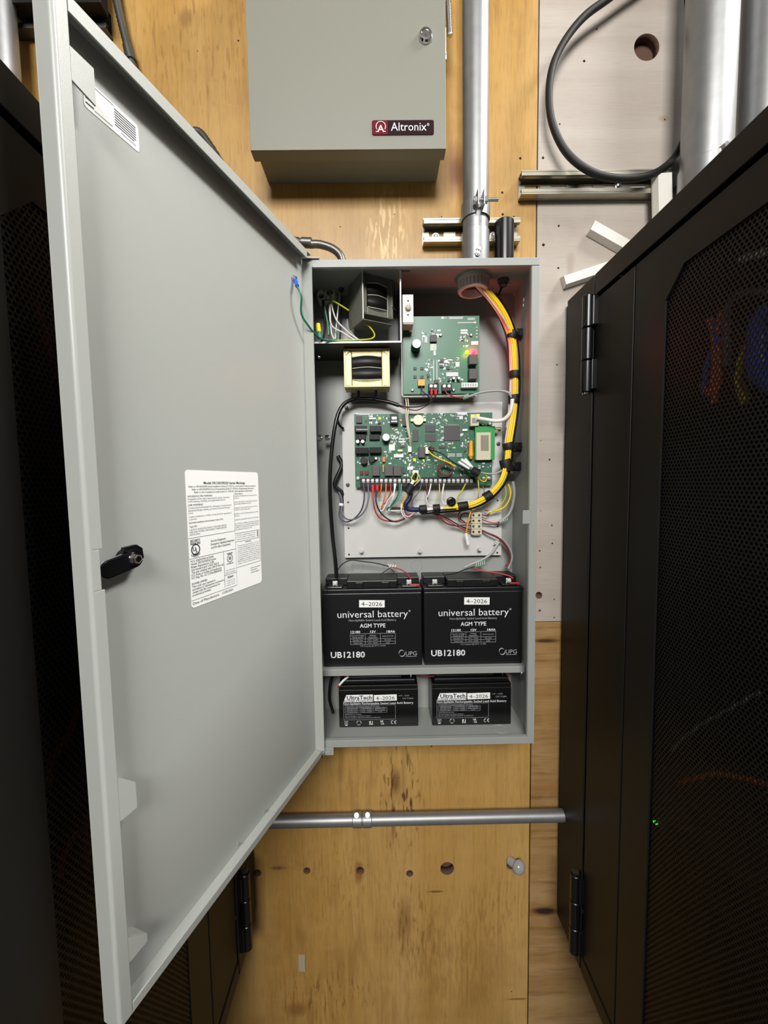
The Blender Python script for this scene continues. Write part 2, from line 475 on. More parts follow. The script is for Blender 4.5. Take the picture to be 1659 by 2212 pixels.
wood_mat('plywood_painted_spots', 'x', ((170, 159, 148), (176, 166, 156), (181, 172, 162)), (154, 139, 127),
         [K(1232, 575, .010, .03, (158, 144, 132), .8), K(1190, 660, .015, .02, (164, 150, 138), .6), K(1434, 256, .012, .008, (158, 136, 90), .6)], 0.10, 0.0, 0.5)

RW = 2.3
SX = 0.2375            # seam between the big plywood sheet and the right-hand sheets
ZW = -0.2341           # lower edge of the painted sheet


def sheet(name, x0, x1, z0, z1, m, holes=()):
    """18 mm plywood sheet with real drilled holes (px, py, radius, depth)"""
    b = MB().box((x0, 0, z0), (x1, 0.018, z1), 0, 0.0006).build(name, m)
    org = Vector(b['_w'])
    if holes:
        cut = MB()
        for (x, y, r, dep) in holes:
            r = r * .8 if r < .0036 else r
            p = P(x, y, 0); cut.cyl((p.x, -0.01, p.z), (p.x, dep, p.z), r, 14 if r < .004 else 28)
        c = cut.build('cutter', 'dark_hole', None, org)
        b.data.materials.append(M['dark_hole'])
        for pl in c.data.polygons: pl.material_index = 0
        md = b.modifiers.new('holes', 'BOOLEAN'); md.object = c; md.operation = 'DIFFERENCE'; md.solver = 'EXACT'; md.material_mode = 'TRANSFER'
        bpy.context.view_layer.update()
        me = bpy.data.meshes.new_from_object(b.evaluated_get(bpy.context.evaluated_depsgraph_get()))
        b.modifiers.clear(); old = b.data; b.data = me; bpy.data.meshes.remove(old)
        bpy.data.objects.remove(c)
    # object coordinates are used by the wood: keep the origin at the world origin
    me = b.data; me.transform(Matrix.Translation(org)); b.location = (0, 0, 0)
    del b['_w']
    tag(b, kind='structure')
    return b


mainholes = [(663, 1881, .0075, .02), (778, 1881, .0085, .02), (885, 1887, .0075, .02), (966, 1876, .0145, .02), (1103, 1869, .009, .02),
             (556, 1886, .008, .02), (535, 90, .0015, .004), (515, 88, .0022, .004), (427, 110, .0012, .004), (954, 468, .0014, .004),
             (1085, 416, .0028, .004), (1086, 463, .0028, .004), (1110, 468, .002, .004), (1124, 342, .003, .004), (735, 490, .0015, .004),
             (932, 1612, .0025, .005), (852, 463, .0012, .003), (1105, 2142, .002, .004)]
whiteholes = [(1397, 102, .0235, .02), (1289, 63, .002, .004), (1262, 132, .003, .005), (1173, 341, .003, .005), (1207, 488, .0025, .004),
              (1174, 529, .0035, .005), (1206, 579, .0025, .004), (1203, 788, .0018, .004), (1187, 993, .0024, .004), (1193, 1174, .0022, .004),
              (1166, 1190, .0022, .004), (1167, 1226, .002, .004), (1164, 1286, .0070, .012), (1197, 1295, .0018, .004), (1166, 1319, .003, .005),
              (1197, 1334, .0018, .003), (1192, 1135, .002, .004), (1436, 258, .002, .004), (1209, 268, .002, .004), (1168, 1103, .0012, .003), (1168, 952, .0012, .003)]
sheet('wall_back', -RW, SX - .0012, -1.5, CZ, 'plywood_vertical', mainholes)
sheet('wall_back', SX + .0012, RW, ZW, CZ, 'plywood_painted_spots', whiteholes)
sheet('wall_back', SX + .0012, RW, -1.5, ZW - .0015, 'plywood_horizontal')
tag(MB().box((-RW, .018, -1.5), (RW, .05, CZ)).build('wall_back', 'dark_hole'), kind='structure')
tag(MB().box((-RW, -6.5, -1.55), (RW, 0.05, -1.5)).build('floor', 'concrete'), kind='structure')
tag(MB().box((-RW, -6.5, CZ), (RW, 0.05, CZ + .05)).build('ceiling', 'ceiling_tile'), kind='structure')
tag(MB().box((-RW - .05, -6.5, -1.55), (-RW, 0.05, CZ + .05)).build('wall_left', 'room_paint'), kind='structure')
tag(MB().box((RW, -6.5, -1.55), (RW + .05, 0.05, CZ + .05)).build('wall_right', 'room_paint'), kind='structure')
tag(MB().box((-RW - .05, -6.55, -1.55), (RW + .05, -6.5, CZ + .05)).build('wall_front', 'room_paint'), kind='structure')
bpy.context.view_layer.update()
for i, (p, sx, sy, pw, aim) in enumerate(LAMPS):
    t = thing('ceiling_light', ['tilted light panel hung from the ceiling behind the viewer', 'flat ceiling light panel above the right rack'][i], 'light', (p[0], p[1], CZ))
    T = LAMP_OBJ[i].matrix_world.copy()
    MB().box((-sx / 2, -sy / 2, .004), (sx / 2, sy / 2, .010), 0, 0, T).build('diffuser', 'diffuser', t)
    f = MB().box((-sx / 2 - .015, -sy / 2 - .015, .011), (sx / 2 + .015, sy / 2 + .015, .030), 0, .002, T)
    for q in (-.35, .35): f.cyl((p[0] + q * sx, p[1], p[2] + .02), (p[0] + q * sx, p[1], CZ), .008, 12)
    f.build('housing', 'white', t)

# ------------------------------------------------------------------ wall-mount racks
def rack(s, X, zt, zb, label, hinges, name='wall_rack'):
    """s = +1: rack right of the aisle (its side faces -X); s = -1: rack on the left"""
    WD, NEAR = 0.52, -0.62
    t = thing(name, label, 'rack', (X + s * WD / 2, -.3, zb))

    def bx(mb, x0, x1, y0, y1, z0, z1, bev=.0008, mi=0): return mb.box((X + s * x0, y0, z0), (X + s * x1, y1, z1), mi, bev)
    mb = MB(); bx(mb, .004, WD, -.0005, -.012, zb + .01, zt - .005); bx(mb, 0, .003, -.012, -.105, zb, zt); bx(mb, .003, WD, -.012, -.105, zt - .003, zt); bx(mb, .003, WD, -.012, -.105, zb, zb + .003)
    bx(mb, WD - .003, WD, -.012, -.105, zb + .003, zt - .003)
    mb.build('wall_frame', 'rack_black', t)
    mb = MB(); bx(mb, .004, WD, -.1085, NEAR, zt - .004, zt); bx(mb, 0, .004, -.1085, NEAR, zt - .034, zt)
    mb.build('top_rail', 'rack_black', t)
    mb = MB(); bx(mb, .0, WD, -.1085, NEAR, zb, zb + .03); mb.build('bottom_rail', 'rack_black', t)
    mb = MB(); bx(mb, WD - .004, WD, -.1085, NEAR, zb + .03, zt - .034); mb.build('side_panel', 'rack_black', t)
    mb = MB(); bx(mb, .0045, WD - .0045, NEAR, NEAR + .004, zb + .0305, zt - .0045); mb.build('front_panel', 'rack_black', t)
    mb = MB(); bx(mb, .012, WD - .004, -.1085, -.112, zb + .03, zt - .034); mb.build('back_panel', 'rack_inner', t)
    mb = MB(); bx(mb, .002, .005, -.1085, -.2085, zb + .032, zt - .040); mb.build('corner_post', 'rack_black', t)
    # vented side door: a steel ring around the perforated field with clipped corners
    ya, yb_, z0, z1 = -.2105, NEAR + .004, zb + .032, zt - .040
    ia, ib, j0, j1, c = -.270, -.472, zb + .10, zt - .085, .03
    out = [(ya, z0), (ya, (z0 + z1) / 2), (ya, z1), ((ya + yb_) / 2, z1), (yb_, z1), (yb_, (z0 + z1) / 2), (yb_, z0), ((ya + yb_) / 2, z0)]
    inn = [(ia, j0 + c), (ia, j1 - c), (ia - c, j1), (ib + c, j1), (ib, j1 - c), (ib, j0 + c), (ib + c, j0), (ia - c, j0)]
    vs = []; fs = []
    for x in (.003, .006):
        vs += [(X + s * x, y, z) for y, z in out] + [(X + s * x, y, z) for y, z in inn]
    pairs = [(0, 0), (2, 1), (2, 2), (4, 3), (4, 4), (6, 5), (6, 6), (0, 7)]
    for l in (0, 16):
        for k in range(8):
            o1, i1 = pairs[k]; o2, i2 = pairs[(k + 1) % 8]
            f = [l + o1] + ([l + (o1 + 1) % 8, l + o2] if o1 != o2 else []) + [l + 8 + i2, l + 8 + i1]
            fs.append(f)
    for k in range(8):
        fs.append((8 + k, 8 + (k + 1) % 8, 24 + (k + 1) % 8, 24 + k)); fs.append((k, (k + 1) % 8, 16 + (k + 1) % 8, 16 + k))
    door = MB().add(vs, fs).build('vented_door', 'rack_black', t)
    MB().plate([(y, z) for y, z in inn], .0012, basis((X + s * .0055, 0, 0), (0, 1, 0), (0, 0, 1), (1, 0, 0))).build('perforated_sheet', 'perforated', door)
    for (y, za, zb2) in hinges:
        h = MB(); L = za - zb2
        for k in range(3): h.cyl((X - s * .009, y, zb2 + L * k / 3 + .0008), (X - s * .009, y, zb2 + L * (k + 1) / 3 - .0008), .0088, 18, 0, ch=.001)
        bx(h, -.006, .0035, y - .012, y + .010, zb2 + .004, zb2 + L / 3, .001); bx(h, -.006, .0, y, y + .016, zb2 + L * .36, zb2 + L * .64, .001); bx(h, -.006, .0035, y - .012, y + .010, zb2 + L * .68, za - .004, .001)
        ho = h.build('hinge', 'black_gloss', t)
        MB().rev((X - s * .009, y, zb2 - .003 if za > 0 else za), (0, 0, 1), [(0, .001), (0.0, .0055), (.003, .0065)]).build('pin', 'steel', ho)
    return t


XR, XL = 0.2931, -0.3414
rack(1, XR, .388, -.862, 'black steel wall rack filling the right side of the photo', [(-.1045, .356, .197), (-.100, -.676, -.834)])
rack(-1, XL, .366, -.858, 'black steel wall rack on the left behind the open grey door', [(-.088, .34, .19), (-.0835, -.676, -.831)])


def rx_cable(name, label, pts, r, m, side, group, depth=.028):
    """cable hanging inside a rack, pixel positions on a plane `depth` behind the vented door"""
    X = (XR + depth) if side > 0 else (XL - depth)
    o = MB().tube([PX(x, y, X + (dx if len(q) else 0)) for x, y, *q in pts for dx in [q[0] if q else 0]], r, 8).build(name, m)
    return tag(o, label, 'cable', group)


gR = 'cables inside the right rack'; gL = 'cables inside the left rack'
for a in [('orange patch cable looping behind the mesh near the top of the right rack', [(1530, 690), (1543, 720), (1546, 790), (1535, 850), (1518, 830)], .004, 'orange_cable'),
          ('second orange patch cable beside the blue one in the right rack', [(1560, 670), (1552, 720), (1556, 800), (1540, 870)], .0035, 'orange_cable'),
          ('blue patch cable between orange ones in the right rack', [(1545, 690), (1552, 745), (1530, 780), (1522, 850)], .004, 'blue'),
          ('thick blue cable bend at the right edge of the photo', [(1700, 650), (1650, 690), (1640, 740), (1645, 800), (1690, 840)], .011, 'blue'),
          ('yellow patch cable low inside the right rack', [(1612, 745), (1600, 790), (1596, 830), (1612, 870)], .004, 'yellow'),
          ('white patch cable beside the thick blue cable in the right rack', [(1652, 670), (1640, 700), (1630, 740), (1622, 775)], .003, 'white_wire'),
          ('white cable crossing the top of the mesh in the right rack', [(1600, 560), (1640, 548), (1690, 535)], .004, 'white_wire'),
          ('dark grey loop of cable above the patch cables in the right rack', [(1570, 790), (1568, 690), (1590, 640), (1640, 630), (1690, 640)], .004, 'dark_grey_wire'),
          ('thin grey cable rising to the right in the lower right rack', [(1450, 1620), (1500, 1575), (1560, 1540), (1640, 1495)], .002, 'grey_wire'),
          ('dull orange cable sagging low in the right rack', [(1470, 1690), (1540, 1672), (1600, 1680), (1680, 1700)], .003, 'orange_cable')]:
    rx_cable('patch_cable', a[0], a[1], a[2], a[3], 1, gR)
for a in [('orange cable behind the mesh beside the upper door edge', [(70, 640), (90, 690), (110, 770), (135, 830)], .0035, 'orange_cable'),
          ('orange cable slanting down behind the mesh below the latch', [(190, 1480), (150, 1580), (112, 1640), (100, 1700)], .0035, 'orange_cable'),
          ('orange cable low behind the mesh of the left rack', [(210, 1760), (165, 1800), (135, 1850), (130, 1900)], .003, 'orange_cable'),
          ('short yellow cable peeking out beside the lower door edge', [(196, 1760), (192, 1820), (194, 1870)], .005, 'yellow')]:
    rx_cable('patch_cable', a[0], a[1], a[2], a[3], -1, gL)
p = PX(1412, 1777, XR + .03)
eq = thing('network_switch', 'black rack unit with a tiny green light in the right rack', 'switch', (XR + .25, -.33, p.z - .03))
MB().box((XR + .034, -.5, p.z - .02), (XR + .46, -.16, p.z + .024), 0, .002).build('case', 'rack_inner', eq)
MB().box((p.x, p.y - .003, p.z - .0008), (p.x + .004, p.y + .003, p.z + .0008)).build('green_light', 'green_led', eq)

# ------------------------------------------------------------------ the open alarm enclosure
EL, ER, ET, EB, EF = -.1862, .1962, .4087, -.4087, -.1195
enc = thing('alarm_enclosure', 'tall light grey steel alarm control cabinet with its door open', 'cabinet', ((EL + ER) / 2, 0, EB))
T_ = .0016
b = MB()
b.box((EL, -.003, EB), (ER, -.0002, ET))
b.box((EL, EF, EB), (EL + T_, -.003, ET)); b.box((ER - T_, EF, EB), (ER, -.003, ET))
b.box((EL + T_, EF, ET - T_), (ER - T_, -.003, ET)); b.box((EL + T_, EF, EB), (ER - T_, -.003, EB + T_))
body = b.build('body', 'box_grey', enc)
f = MB(); W_ = .0122
f.box((EL, EF - .0016, ET - W_), (ER, EF, ET), 0, .0006); f.box((EL, EF - .0016, EB), (ER, EF, EB + W_), 0, .0006)
f.box((ER - W_, EF - .0016, EB + W_ + .0003), (ER, EF, ET - W_ - .0006), 0, .0006); f.box((EL, EF - .0016, EB + W_ + .0003), (EL + W_, EF, ET - W_ - .0006), 0, .0006)
# short inward returns behind the front frame
f.box((EL + W_ - .001, EF, ET - W_ - .0005), (ER - W_ + .001, EF + .006, ET - W_ + .0008)); f.box((ER - W_ - .0004, EF, EB + W_), (ER - W_ + .0008, EF + .006, ET - W_)); f.box((EL + W_, EF, EB + W_ - .0008), (ER - W_, EF + .006, EB + W_ + .0004))
frame = f.build('front_frame', 'box_grey', enc)
p = P(1138, 1117, EF - .002)
MB().box((p.x - .007, EF - .0026, p.z - .0115), (p.x + .007, EF - .0012, p.z + .0115), 0, .0008).build('strike_tab', 'box_grey', enc)
# bright punched slots and knock-outs
for (x, y, r) in ((952, 690, .011), (1085, 655, .012), (772, 1225, .012), (900, 1222, .012), (842, 1222, .012), (1040, 1222, .011)):
    p = P(x, y, -.003); MB().rev((p.x, -.003, p.z), (0, -1, 0), [(0, r), (.0006, r - .0004), (.0006, r - .0008), (0, r - .0012)], 28, caps=False).build('knockout', 'box_grey', enc)
p = P(1080, 1567, -.08); MB().rev((p.x, p.y, EB + T_), (0, 0, 1), [(0, .013), (.0005, .0126), (.0005, .012), (0, .0116)], 28, caps=False).build('knockout', 'box_grey', enc)
# shelf under the large batteries
SHZ = -.2868
sh = MB().box((EL + T_, -.082, SHZ - .0016), (ER - T_, -.003, SHZ)).box((EL + T_, -.0836, SHZ - .0120), (ER - .0035, -.082, SHZ), 0, .0006)
sh.build('shelf', 'box_grey', enc)
b = MB(); b.box((ER - .012, -.0815, SHZ - .026), (ER - T_, -.079, SHZ - .012)); b.cyl((ER - .007, -.0845, SHZ - .016), (ER - .007, -.079, SHZ - .016), .003, 10, 0)
b.build('shelf_bracket', 'steel', enc)
for (x, y, Y) in ((691, 946, -.05), (707, 946, -.03)):
    p = P(x, y, Y); MB().cyl((p.x - .004, p.y, p.z), (p.x + .003, p.y, p.z), .0052, 6).rev((p.x + .003, p.y, p.z), (1, 0, 0), [(0, .004), (.002, .0036)]).build('bolt', 'steel', enc)
for (x, y, r) in ((1110, 635, .0014), (1131, 648, .0016), (1130, 660, .0012)):
    p = PX(x, y, ER - .002); MB().box((p.x - .0006, p.y - .002, p.z - r * 2), (p.x + .001, p.y + .002, p.z + r * 2)).build('slot', 'paper', enc)
# hinge ears
MB().box((EL - .004, EF - .0045, ET + .0005), (EL + .028, EF + .03, ET + .0026)).build('hinge_bracket', 'box_grey', enc)
MB().box((EL - .003, EF - .005, EB - .0115), (EL + .032, EF - .0036, EB + .002), 0, .0005).box((EL - .003, EF - .0036, EB - .0115), (EL + .030, EF + .02, EB - .0100)).build('hinge_bracket', 'box_grey', enc)

# door: a shallow tray, hinge axis at the left front edge
DA, DW, DT, DH = 0.34691, 0.3696, 0.0170, 0.4117
HX, HY = -.18499, -.12228
DM = basis((HX, HY, 0), (math.sin(DA), math.cos(DA), 0), (0, 0, 1), (math.cos(DA), -math.sin(DA), 0))   # x = -s, y = up, z = inside face
DB = DM.to_3x3()


def DV(s, z, n=0.0): return DM @ Vector((-s, z, n))


d = MB(); tt = .0015
d.box((-DW, -DH, -tt), (0, DH, 0), 0, .0004, DM)
door = d.build('door', 'door_grey', enc)
d = MB()
d.box((-DW, -DH, 0), (-DW + tt, DH, DT - .0032), 0, .0, DM)                                  # free-edge wall
d.box((-DW + tt, DH - tt, 0), (-.002, DH, DT), 0, 0, DM); d.box((-DW + tt, -DH, 0), (-.002, -DH + tt, DT), 0, 0, DM)
d.box((-tt, -DH + .002, 0), (.0, DH - .010, DT), 0, 0, DM)                            # hinge-side wall
d.build('door_flange', 'door_grey', door)
d = MB(); HW = .0122
seg = [(-DH, -.0335, HW), (-.0335, -.0005, HW - .0026), (-.0005, DH, HW)]
for a, b2, w_ in seg: d.box((-DW + .0032, a, DT - tt), (-DW + w_, b2, DT + .0002), 0, .0005, DM)
d.box((-DW + HW + .0004, DH - HW, DT - tt), (-.014, DH, DT + .0001), 0, .0004, DM)
d.box((-DW + HW + .0004, -DH, DT - tt), (-.010, -DH + HW * .75, DT + .0001), 0, .0004, DM)
d.cyl(DM @ Vector((-DW + .0032, -DH, DT - .0030)), DM @ Vector((-DW + .0032, DH, DT - .0030)), .0032, 28)   # rolled edge that catches the light
d.build('door_hem', 'door_grey', door)
# clips on the free edge
for (zt_, zb_, s1) in ((.3755, .3480, .3400), (-.2015, -.2335, .3418), (-.3475, -.3640, .3400)):
    c = MB(); top = zt_ > 0
    c.plate([(-.3584, zt_ + (0 if top else .008)), (-s1, zt_ - (0 if top else .0085)), (-s1, zb_), (-.3584, zb_ + (.004 if top else 0))], tt, DM, 0, DT - tt)
    c.plate([(-.3584, zt_ + (0 if top else .008)), (-s1, zt_ - (0 if top else .0085)), (-s1 - .001, zt_ + .001 - (0 if top else .0085)), (-.3584, zt_ + .0015 + (0 if top else .008))], DT - tt, DM, 0, 0)
    c.build('clip', 'door_grey', door)
for (s, z, l) in ((.3545, -.1935, .006), (.3520, -.3260, .007)):
    MB().plate([(-s - l, z - .006), (-s, z), (-s, z + .0012), (-s - l, z - .0048)], .0004, DM, 0, .0).build('lance_mark', 'paper', door)
for (s, z) in ((.145, -.404), (.20, -.403)): MB().cyl(DV(s, z, .0), DV(s, z, .003), .0012, 8).build('weld_stud', 'steel', door)
# rivet at the lower hinge corner
p = DV(.010, -DH + .0005, DT); MB().rev(p, DB @ Vector((0, .3, 1)), [(0, .0035), (.001, .0034), (.0018, .002), (.0018, 0)], 16).build('rivet', 'steel', door)
# cam latch
lt = MB()
c0 = DV(.3265, -.0140, 0)
nrm = DB @ Vector((0, 0, 1))
lt.cyl(c0, c0 + nrm * .010, .0085, 24)
pts = []
ca, cb = (-.3265, -.0145), (-.3500, -.0190); rr = .0078
for k in range(17):
    a = math.radians(-80 + 180 * k / 16); pts.append((ca[0] + rr * math.cos(a), ca[1] + rr * math.sin(a)))
for k in range(17):
    a = math.radians(100 + 180 * k / 16); pts.append((cb[0] + rr * math.cos(a), cb[1] + rr * math.sin(a)))
lt.plate(pts, .0026, DM, 1, .010)
mx_ = sum(p_[0] for p_ in pts) / len(pts); my_ = sum(p_[1] for p_ in pts) / len(pts)
lt.plate([(mx_ + (x - mx_) * .93, my_ + (y - my_) * .88) for x, y in pts], .0004, DM, 0, .0126)
lt.plate([(-.3335, -.0035), (-.322, -.0025), (-.3165, -.0065), (-.3155, -.0155), (-.3175, -.0165), (-.3185, -.009), (-.3225, -.0055), (-.3345, -.0075)], .004, DM, 0, .006)
lat = lt.build('latch', ['black_gloss', 'chrome'], door)
# the two paper labels (machine-readable squares left blank)
S0, S1, Z1, Z0 = .2547, .1330, .0664, -.0826
SW, SHt = S0 - S1, Z1 - Z0
lb = MB().plate(rrect(-S0, Z0, -S1, Z1, .004), .0003, DM, 0, .0001)


def ST(u, v): return DM @ Matrix.Translation((-S0 + u * SW, Z1 - v * SHt, .0006))


def sl(u, v, size, txt, width=None, align='LEFT', mi=2, bold=0.0): lb.text(txt, ST(u, v), size * .70, width * SW if width else None, align, mi, bold)


def rule(u0, v0, u1, v1, t_=.0004, mi=1):
    x0, x1 = -S0 + u0 * SW, -S0 + u1 * SW; y0, y1 = Z1 - v0 * SHt, Z1 - v1 * SHt
    if abs(y1 - y0) < 1e-6: y0 -= t_ / 2; y1 += t_ / 2
    if abs(x1 - x0) < 1e-6: x0 -= t_ / 2; x1 += t_ / 2
    lb.plate([(min(x0, x1), min(y0, y1)), (max(x0, x1), min(y0, y1)), (max(x0, x1), max(y0, y1)), (min(x0, x1), max(y0, y1))], .0001, DM, mi, .00045)


sl(.49, .102, .0058, 'Model XR150/XR550 Series Markings', .57, 'CENTER', 1, .015)
for v, tx, wd in ((.125, 'Refer to XR150/XR550 Series Installation Guide (LT-1233) for a description of wiring connections', .92),
                  (.146, 'Refer to XR150/XR550 Series Programming Guide (LT-1232) for programming instructions', .85), (.167, 'Refer to the Compliance Listing Guide (LT-1330) for listed application information', .80)):
    sl(.49, v, .0040, tx, wd, 'CENTER', 1)
left = [(.195, 'HOUSEHOLD FIRE WARNING', .29, 1), (.214, 'Recognition of fire safety determined by specific instruction', .52, 2), (.232, 'of the cleaning, installing, and supplemental devices', .46, 2),
        (.258, 'LINE WARNING', .17, 1), (.278, 'Commercial and Residential Fire, Emergency, Commercial and', .54, 2), (.297, 'Residential Burglar, Holdup, and Access Proximity Premises', .52, 2), (.315, 'Unit', .05, 2),
        (.342, 'Contact residences to 120Vac 15 amp 60 Hz for operation of', .54, 2), (.360, 'a person', .09, 2), (.385, 'Intended Installation Environment: Indoor/Dry', .42, 1), (.413, 'Type BU', .09, 1),
        (.437, 'CAUTION: PLEASE DISCONNECT THIS PANEL BEFORE', .46, 2), (.455, 'APPLYING POWER. DISCONNECT PANEL BEFORE', .46, 2), (.472, 'SERVICING', .12, 2)]
for v, tx, wd, mi in left: sl(.015, v, .0040, tx, wd, 'LEFT', mi)
for k, tx in enumerate(('TYPES OF SERVICE', 'Suitable for Residential and Commercial Fire', 'Enclosure', '', 'Can be used in DACT reporting format central', 'Static Digital Multiplex/network', '', 'Suitable for Merchantile Premises Local Alarm', 'with 2GT or LAN, communication', '', 'Suitable for Alarm Monitoring Enclosures Units', 'Enclosure', '',
                        'Suitable for Household Fire Alarm Control Systems', '', 'See LT-0196 UL Installation specification for details', 'requirements for use of optional modules; listing will', 'be NFPA 72, conforming with the standard as related', 'the additional instructions only')):
    if tx: sl(.60, .190 + k * .0165, .0036, tx, min(.38, .0082 * len(tx)), 'LEFT', 1 if k == 0 else 2)
rule(.0, .49, .595, .49); rule(.595, .19, .595, .93, .0003, 2); rule(.60, .515, .985, .515); rule(.60, .585, .985, .585); rule(.985, .515, .985, .80); rule(.60, .80, .985, .80); rule(0, .64, .595, .64); rule(.42, .64, .42, .93); rule(.42, .835, .595, .835); rule(0, .945, .60, .945)
for k, tx in enumerate(('This device complies with part 15 of the', 'FCC rules. Changes or modifications may', 'void the authority to operate equipment')): sl(.615, .535 + k * .018, .0034, tx, .30)
rule(.945, .52, .965, .575, .0, 2)
sl(.79, .605, .0036, 'WARNING', .10, 'CENTER', 1)
for k in range(10): sl(.795, .625 + k * .0168, .0034, ('This unit has one provision to connect', 'to alarm notification circuit. Do not rely', 'on any other signaling circuit for safety', 'unless it is wired in this manner per code', 'for fire and other required terminals', 'and terminal strips. Power and signals', 'not listed within unit interface shall', 'be applied in compliance to the unit', 'NFPA 70 and local authority having power', 'rules of the electrical code')[k], .35, 'CENTER')
sl(.075, .520, .0052, 'SECURITY', .115, 'CENTER', 1, .02); sl(.075, .540, .0052, 'SIGNALING', .115, 'CENTER', 1, .02)
uc = ST(.075, .577)
lb.rev(uc @ Vector((0, 0, 0)), DB @ Vector((0, 0, 1)), [(0, .0062), (.0001, .0062), (.0001, .0050), (0, .0050)], 28, 1, None, False)
lb.text('U', uc @ Matrix.Translation((-.0018, -.0015, 0)), .0062, None, 'CENTER', 1, .02); lb.text('L', uc @ Matrix.Translation((.0016, -.0033, 0)), .0062, None, 'CENTER', 1, .02)
sl(.075, .622, .0050, 'LISTED', .10, 'CENTER', 1, .02); sl(.075, .634, .0042, '957L', .06, 'CENTER', 1)
for k, tx in enumerate(('Security Equipment,', 'Emergency Signaling Equipment', 'and Fire Alarm Equipment')): sl(.26, .545 + k * .026, .0054, tx, (.20, .32, .26)[k], 'LEFT', 1)
for k, (tx, wd) in enumerate((('FCC IDENTIFICATION', .27), ('Model: XR150/XR550 Series', .30), ('Ringer Equivalence: 0.0B', .27), ('Use standard jack: USOC RJ31X', .34), ('This unit complies with CFR 47 Part 68,', .40), ('FCC Rules as of date of manufacture', .37), ('FCC Reg. No. US: CCKAL00BXR550', .37))):
    sl(.015, .667 + k * .0205, .0050, tx, wd, 'LEFT', 1)
for k, (tx, wd) in enumerate((('POWER LIMITED', .18), ('This unit was tested in', .28), ('accordance to Laboratories and found to', .40), ('comply with the requirements for', .34), ('protected premises', .22))): sl(.015, .833 + k * .0205, .0050, tx, wd, 'LEFT', 1)
sc_ = ST(.505, .705)
lb.rev(sc_ @ Vector((0, 0, 0)), DB @ Vector((0, 0, 1)), [(0, .0050), (.0001, .0050), (.0001, .0040), (0, .0040)], 24, 2, None, False)
lb.rev(sc_ @ Vector((0, 0, 0)), DB @ Vector((0, 0, 1)), [(0, .0022), (.0001, .0022)], 18, 2)
rule(.465, .66, .545, .672, 0, 2); rule(.455, .745, .555, .752, 0, 2)
sl(.505, .805, .0032, '7165-1157:0196', .14, 'CENTER'); sl(.505, .825, .0032, '7300-1157:0501', .14, 'CENTER')
sl(.505, .868, .0056, 'FDNY', .085, 'CENTER', 1, .02)
for k, tx in enumerate(('Accepted for use', 'in the city of', 'New York')): sl(.505, .890 + k * .018, .0032, tx, .12, 'CENTER')
for k, tx in enumerate(('Use for documents', 'this product', 'contact support')): sl(.815, .845 + k * .02, .0036, tx, (.16, .11, .15)[k], 'LEFT', 1)
sl(.015, .978, .0062, 'Date of Manufacture', .32, 'LEFT', 1); sl(.38, .978, .0058, '12/05/2021', .15, 'LEFT', 1)
lb.build('warning_label', ['paper', 'ink', 'ink_soft'], door)
q0, q1, y1, y0 = .3375, .2886, .3790, .3555
lb = MB().plate(rrect(-q0, y0, -q1, y1, .0025), .0003, DM, 0, .0001)
for k in range(7): lb.plate([(-.3115, .3745 - k * .0021), (-.2915 - (.002 if k == 6 else 0), .3745 - k * .0021), (-.2915 - (.002 if k == 6 else 0), .3753 - k * .0021), (-.3115, .3753 - k * .0021)], .0001, DM, 1, .00045)
for k, (a, b2) in enumerate(((-.328, -.312), (-.329, -.314), (-.306, -.292))): lb.plate([(a, (.3768, .3582, .3590)[k]), (b2, (.3768, .3582, .3590)[k]), (b2, (.3774, .3588, .3596)[k]), (a, (.3774, .3588, .3596)[k])], .0001, DM, 2, .00045)
for k in range(4): lb.plate([(-.3362, .3590 + k * .004), (-.3295, .3590 + k * .004), (-.3295, .3602 + k * .004), (-.3362, .3602 + k * .004)], .0001, DM, 1, .00045)
lb.build('serial_label', ['paper', 'ink', 'ink_soft'], door)
lk = MB(); pc = DM @ Vector((-.3265, -.0145, .0128)); lk.rev(pc, nrm, [(0, .0048), (.0035, .0044), (.0045, .003), (.0045, 0)], 6); lk.rev(pc, nrm, [(0, .0062), (.0008, .006)], 24)
lk.build('latch_nut', 'chrome', door)

# ------------------------------------------------------------------ upper power-supply box on the wall
ax0, ax1, az0, az1 = -.2722, .0520, .6028, .98
alt = thing('power_supply_box', 'closed beige grey wall box with a dark red badge above the open cabinet', 'box', ((ax0 + ax1) / 2, 0, az0))
MB().box((ax0 + .006, -.068, az0 + .009), (ax1 - .004, 0, az1), 0, .0012).build('body', 'beige_grey', alt)
dd = MB().box((ax0, -.085, az0), (ax1, -.0835, az1), 0, .0006).box((ax0, -.0835, az0), (ax0 + .0015, -.062, az1)).box((ax1 - .0015, -.0835, az0), (ax1, -.062, az1)).box((ax0 + .0015, -.0835, az0), (ax1 - .0015, -.062, az0 + .0015))
ad = dd.build('door', 'beige_grey', alt)
p0, p1 = P(804, 293, -.085), P(937, 260, -.085); bw, bh = p1.x - p0.x, p1.z - p0.z
F = front((p0.x, -.0852, p0.z))
bd = MB().plate(rrect(0, 0, bw, bh, .003), .0008, F, 0)
bd.plate(rrect(.0008, .0008, bw * .255, bh - .0008, .002), .0002, F, 1, .0008)
Ft = F @ Matrix.Translation((0, 0, .0012))
bd.text('Altronix', Ft @ Matrix.Translation((bw * .305, bh * .27, 0)), .0185, bw * .575, 'LEFT', 2); bd.text('®', Ft @ Matrix.Translation((bw * .885, bh * .58, 0)), .006, None, 'LEFT', 2)
A0 = (bw * .14, bh * .52); arc = []
for k in range(17):
    a = math.radians(-35 + 250 * k / 16); arc.append(Ft @ Vector((A0[0] + .0078 * math.cos(a), A0[1] + .001 + .0078 * math.sin(a), .0)))
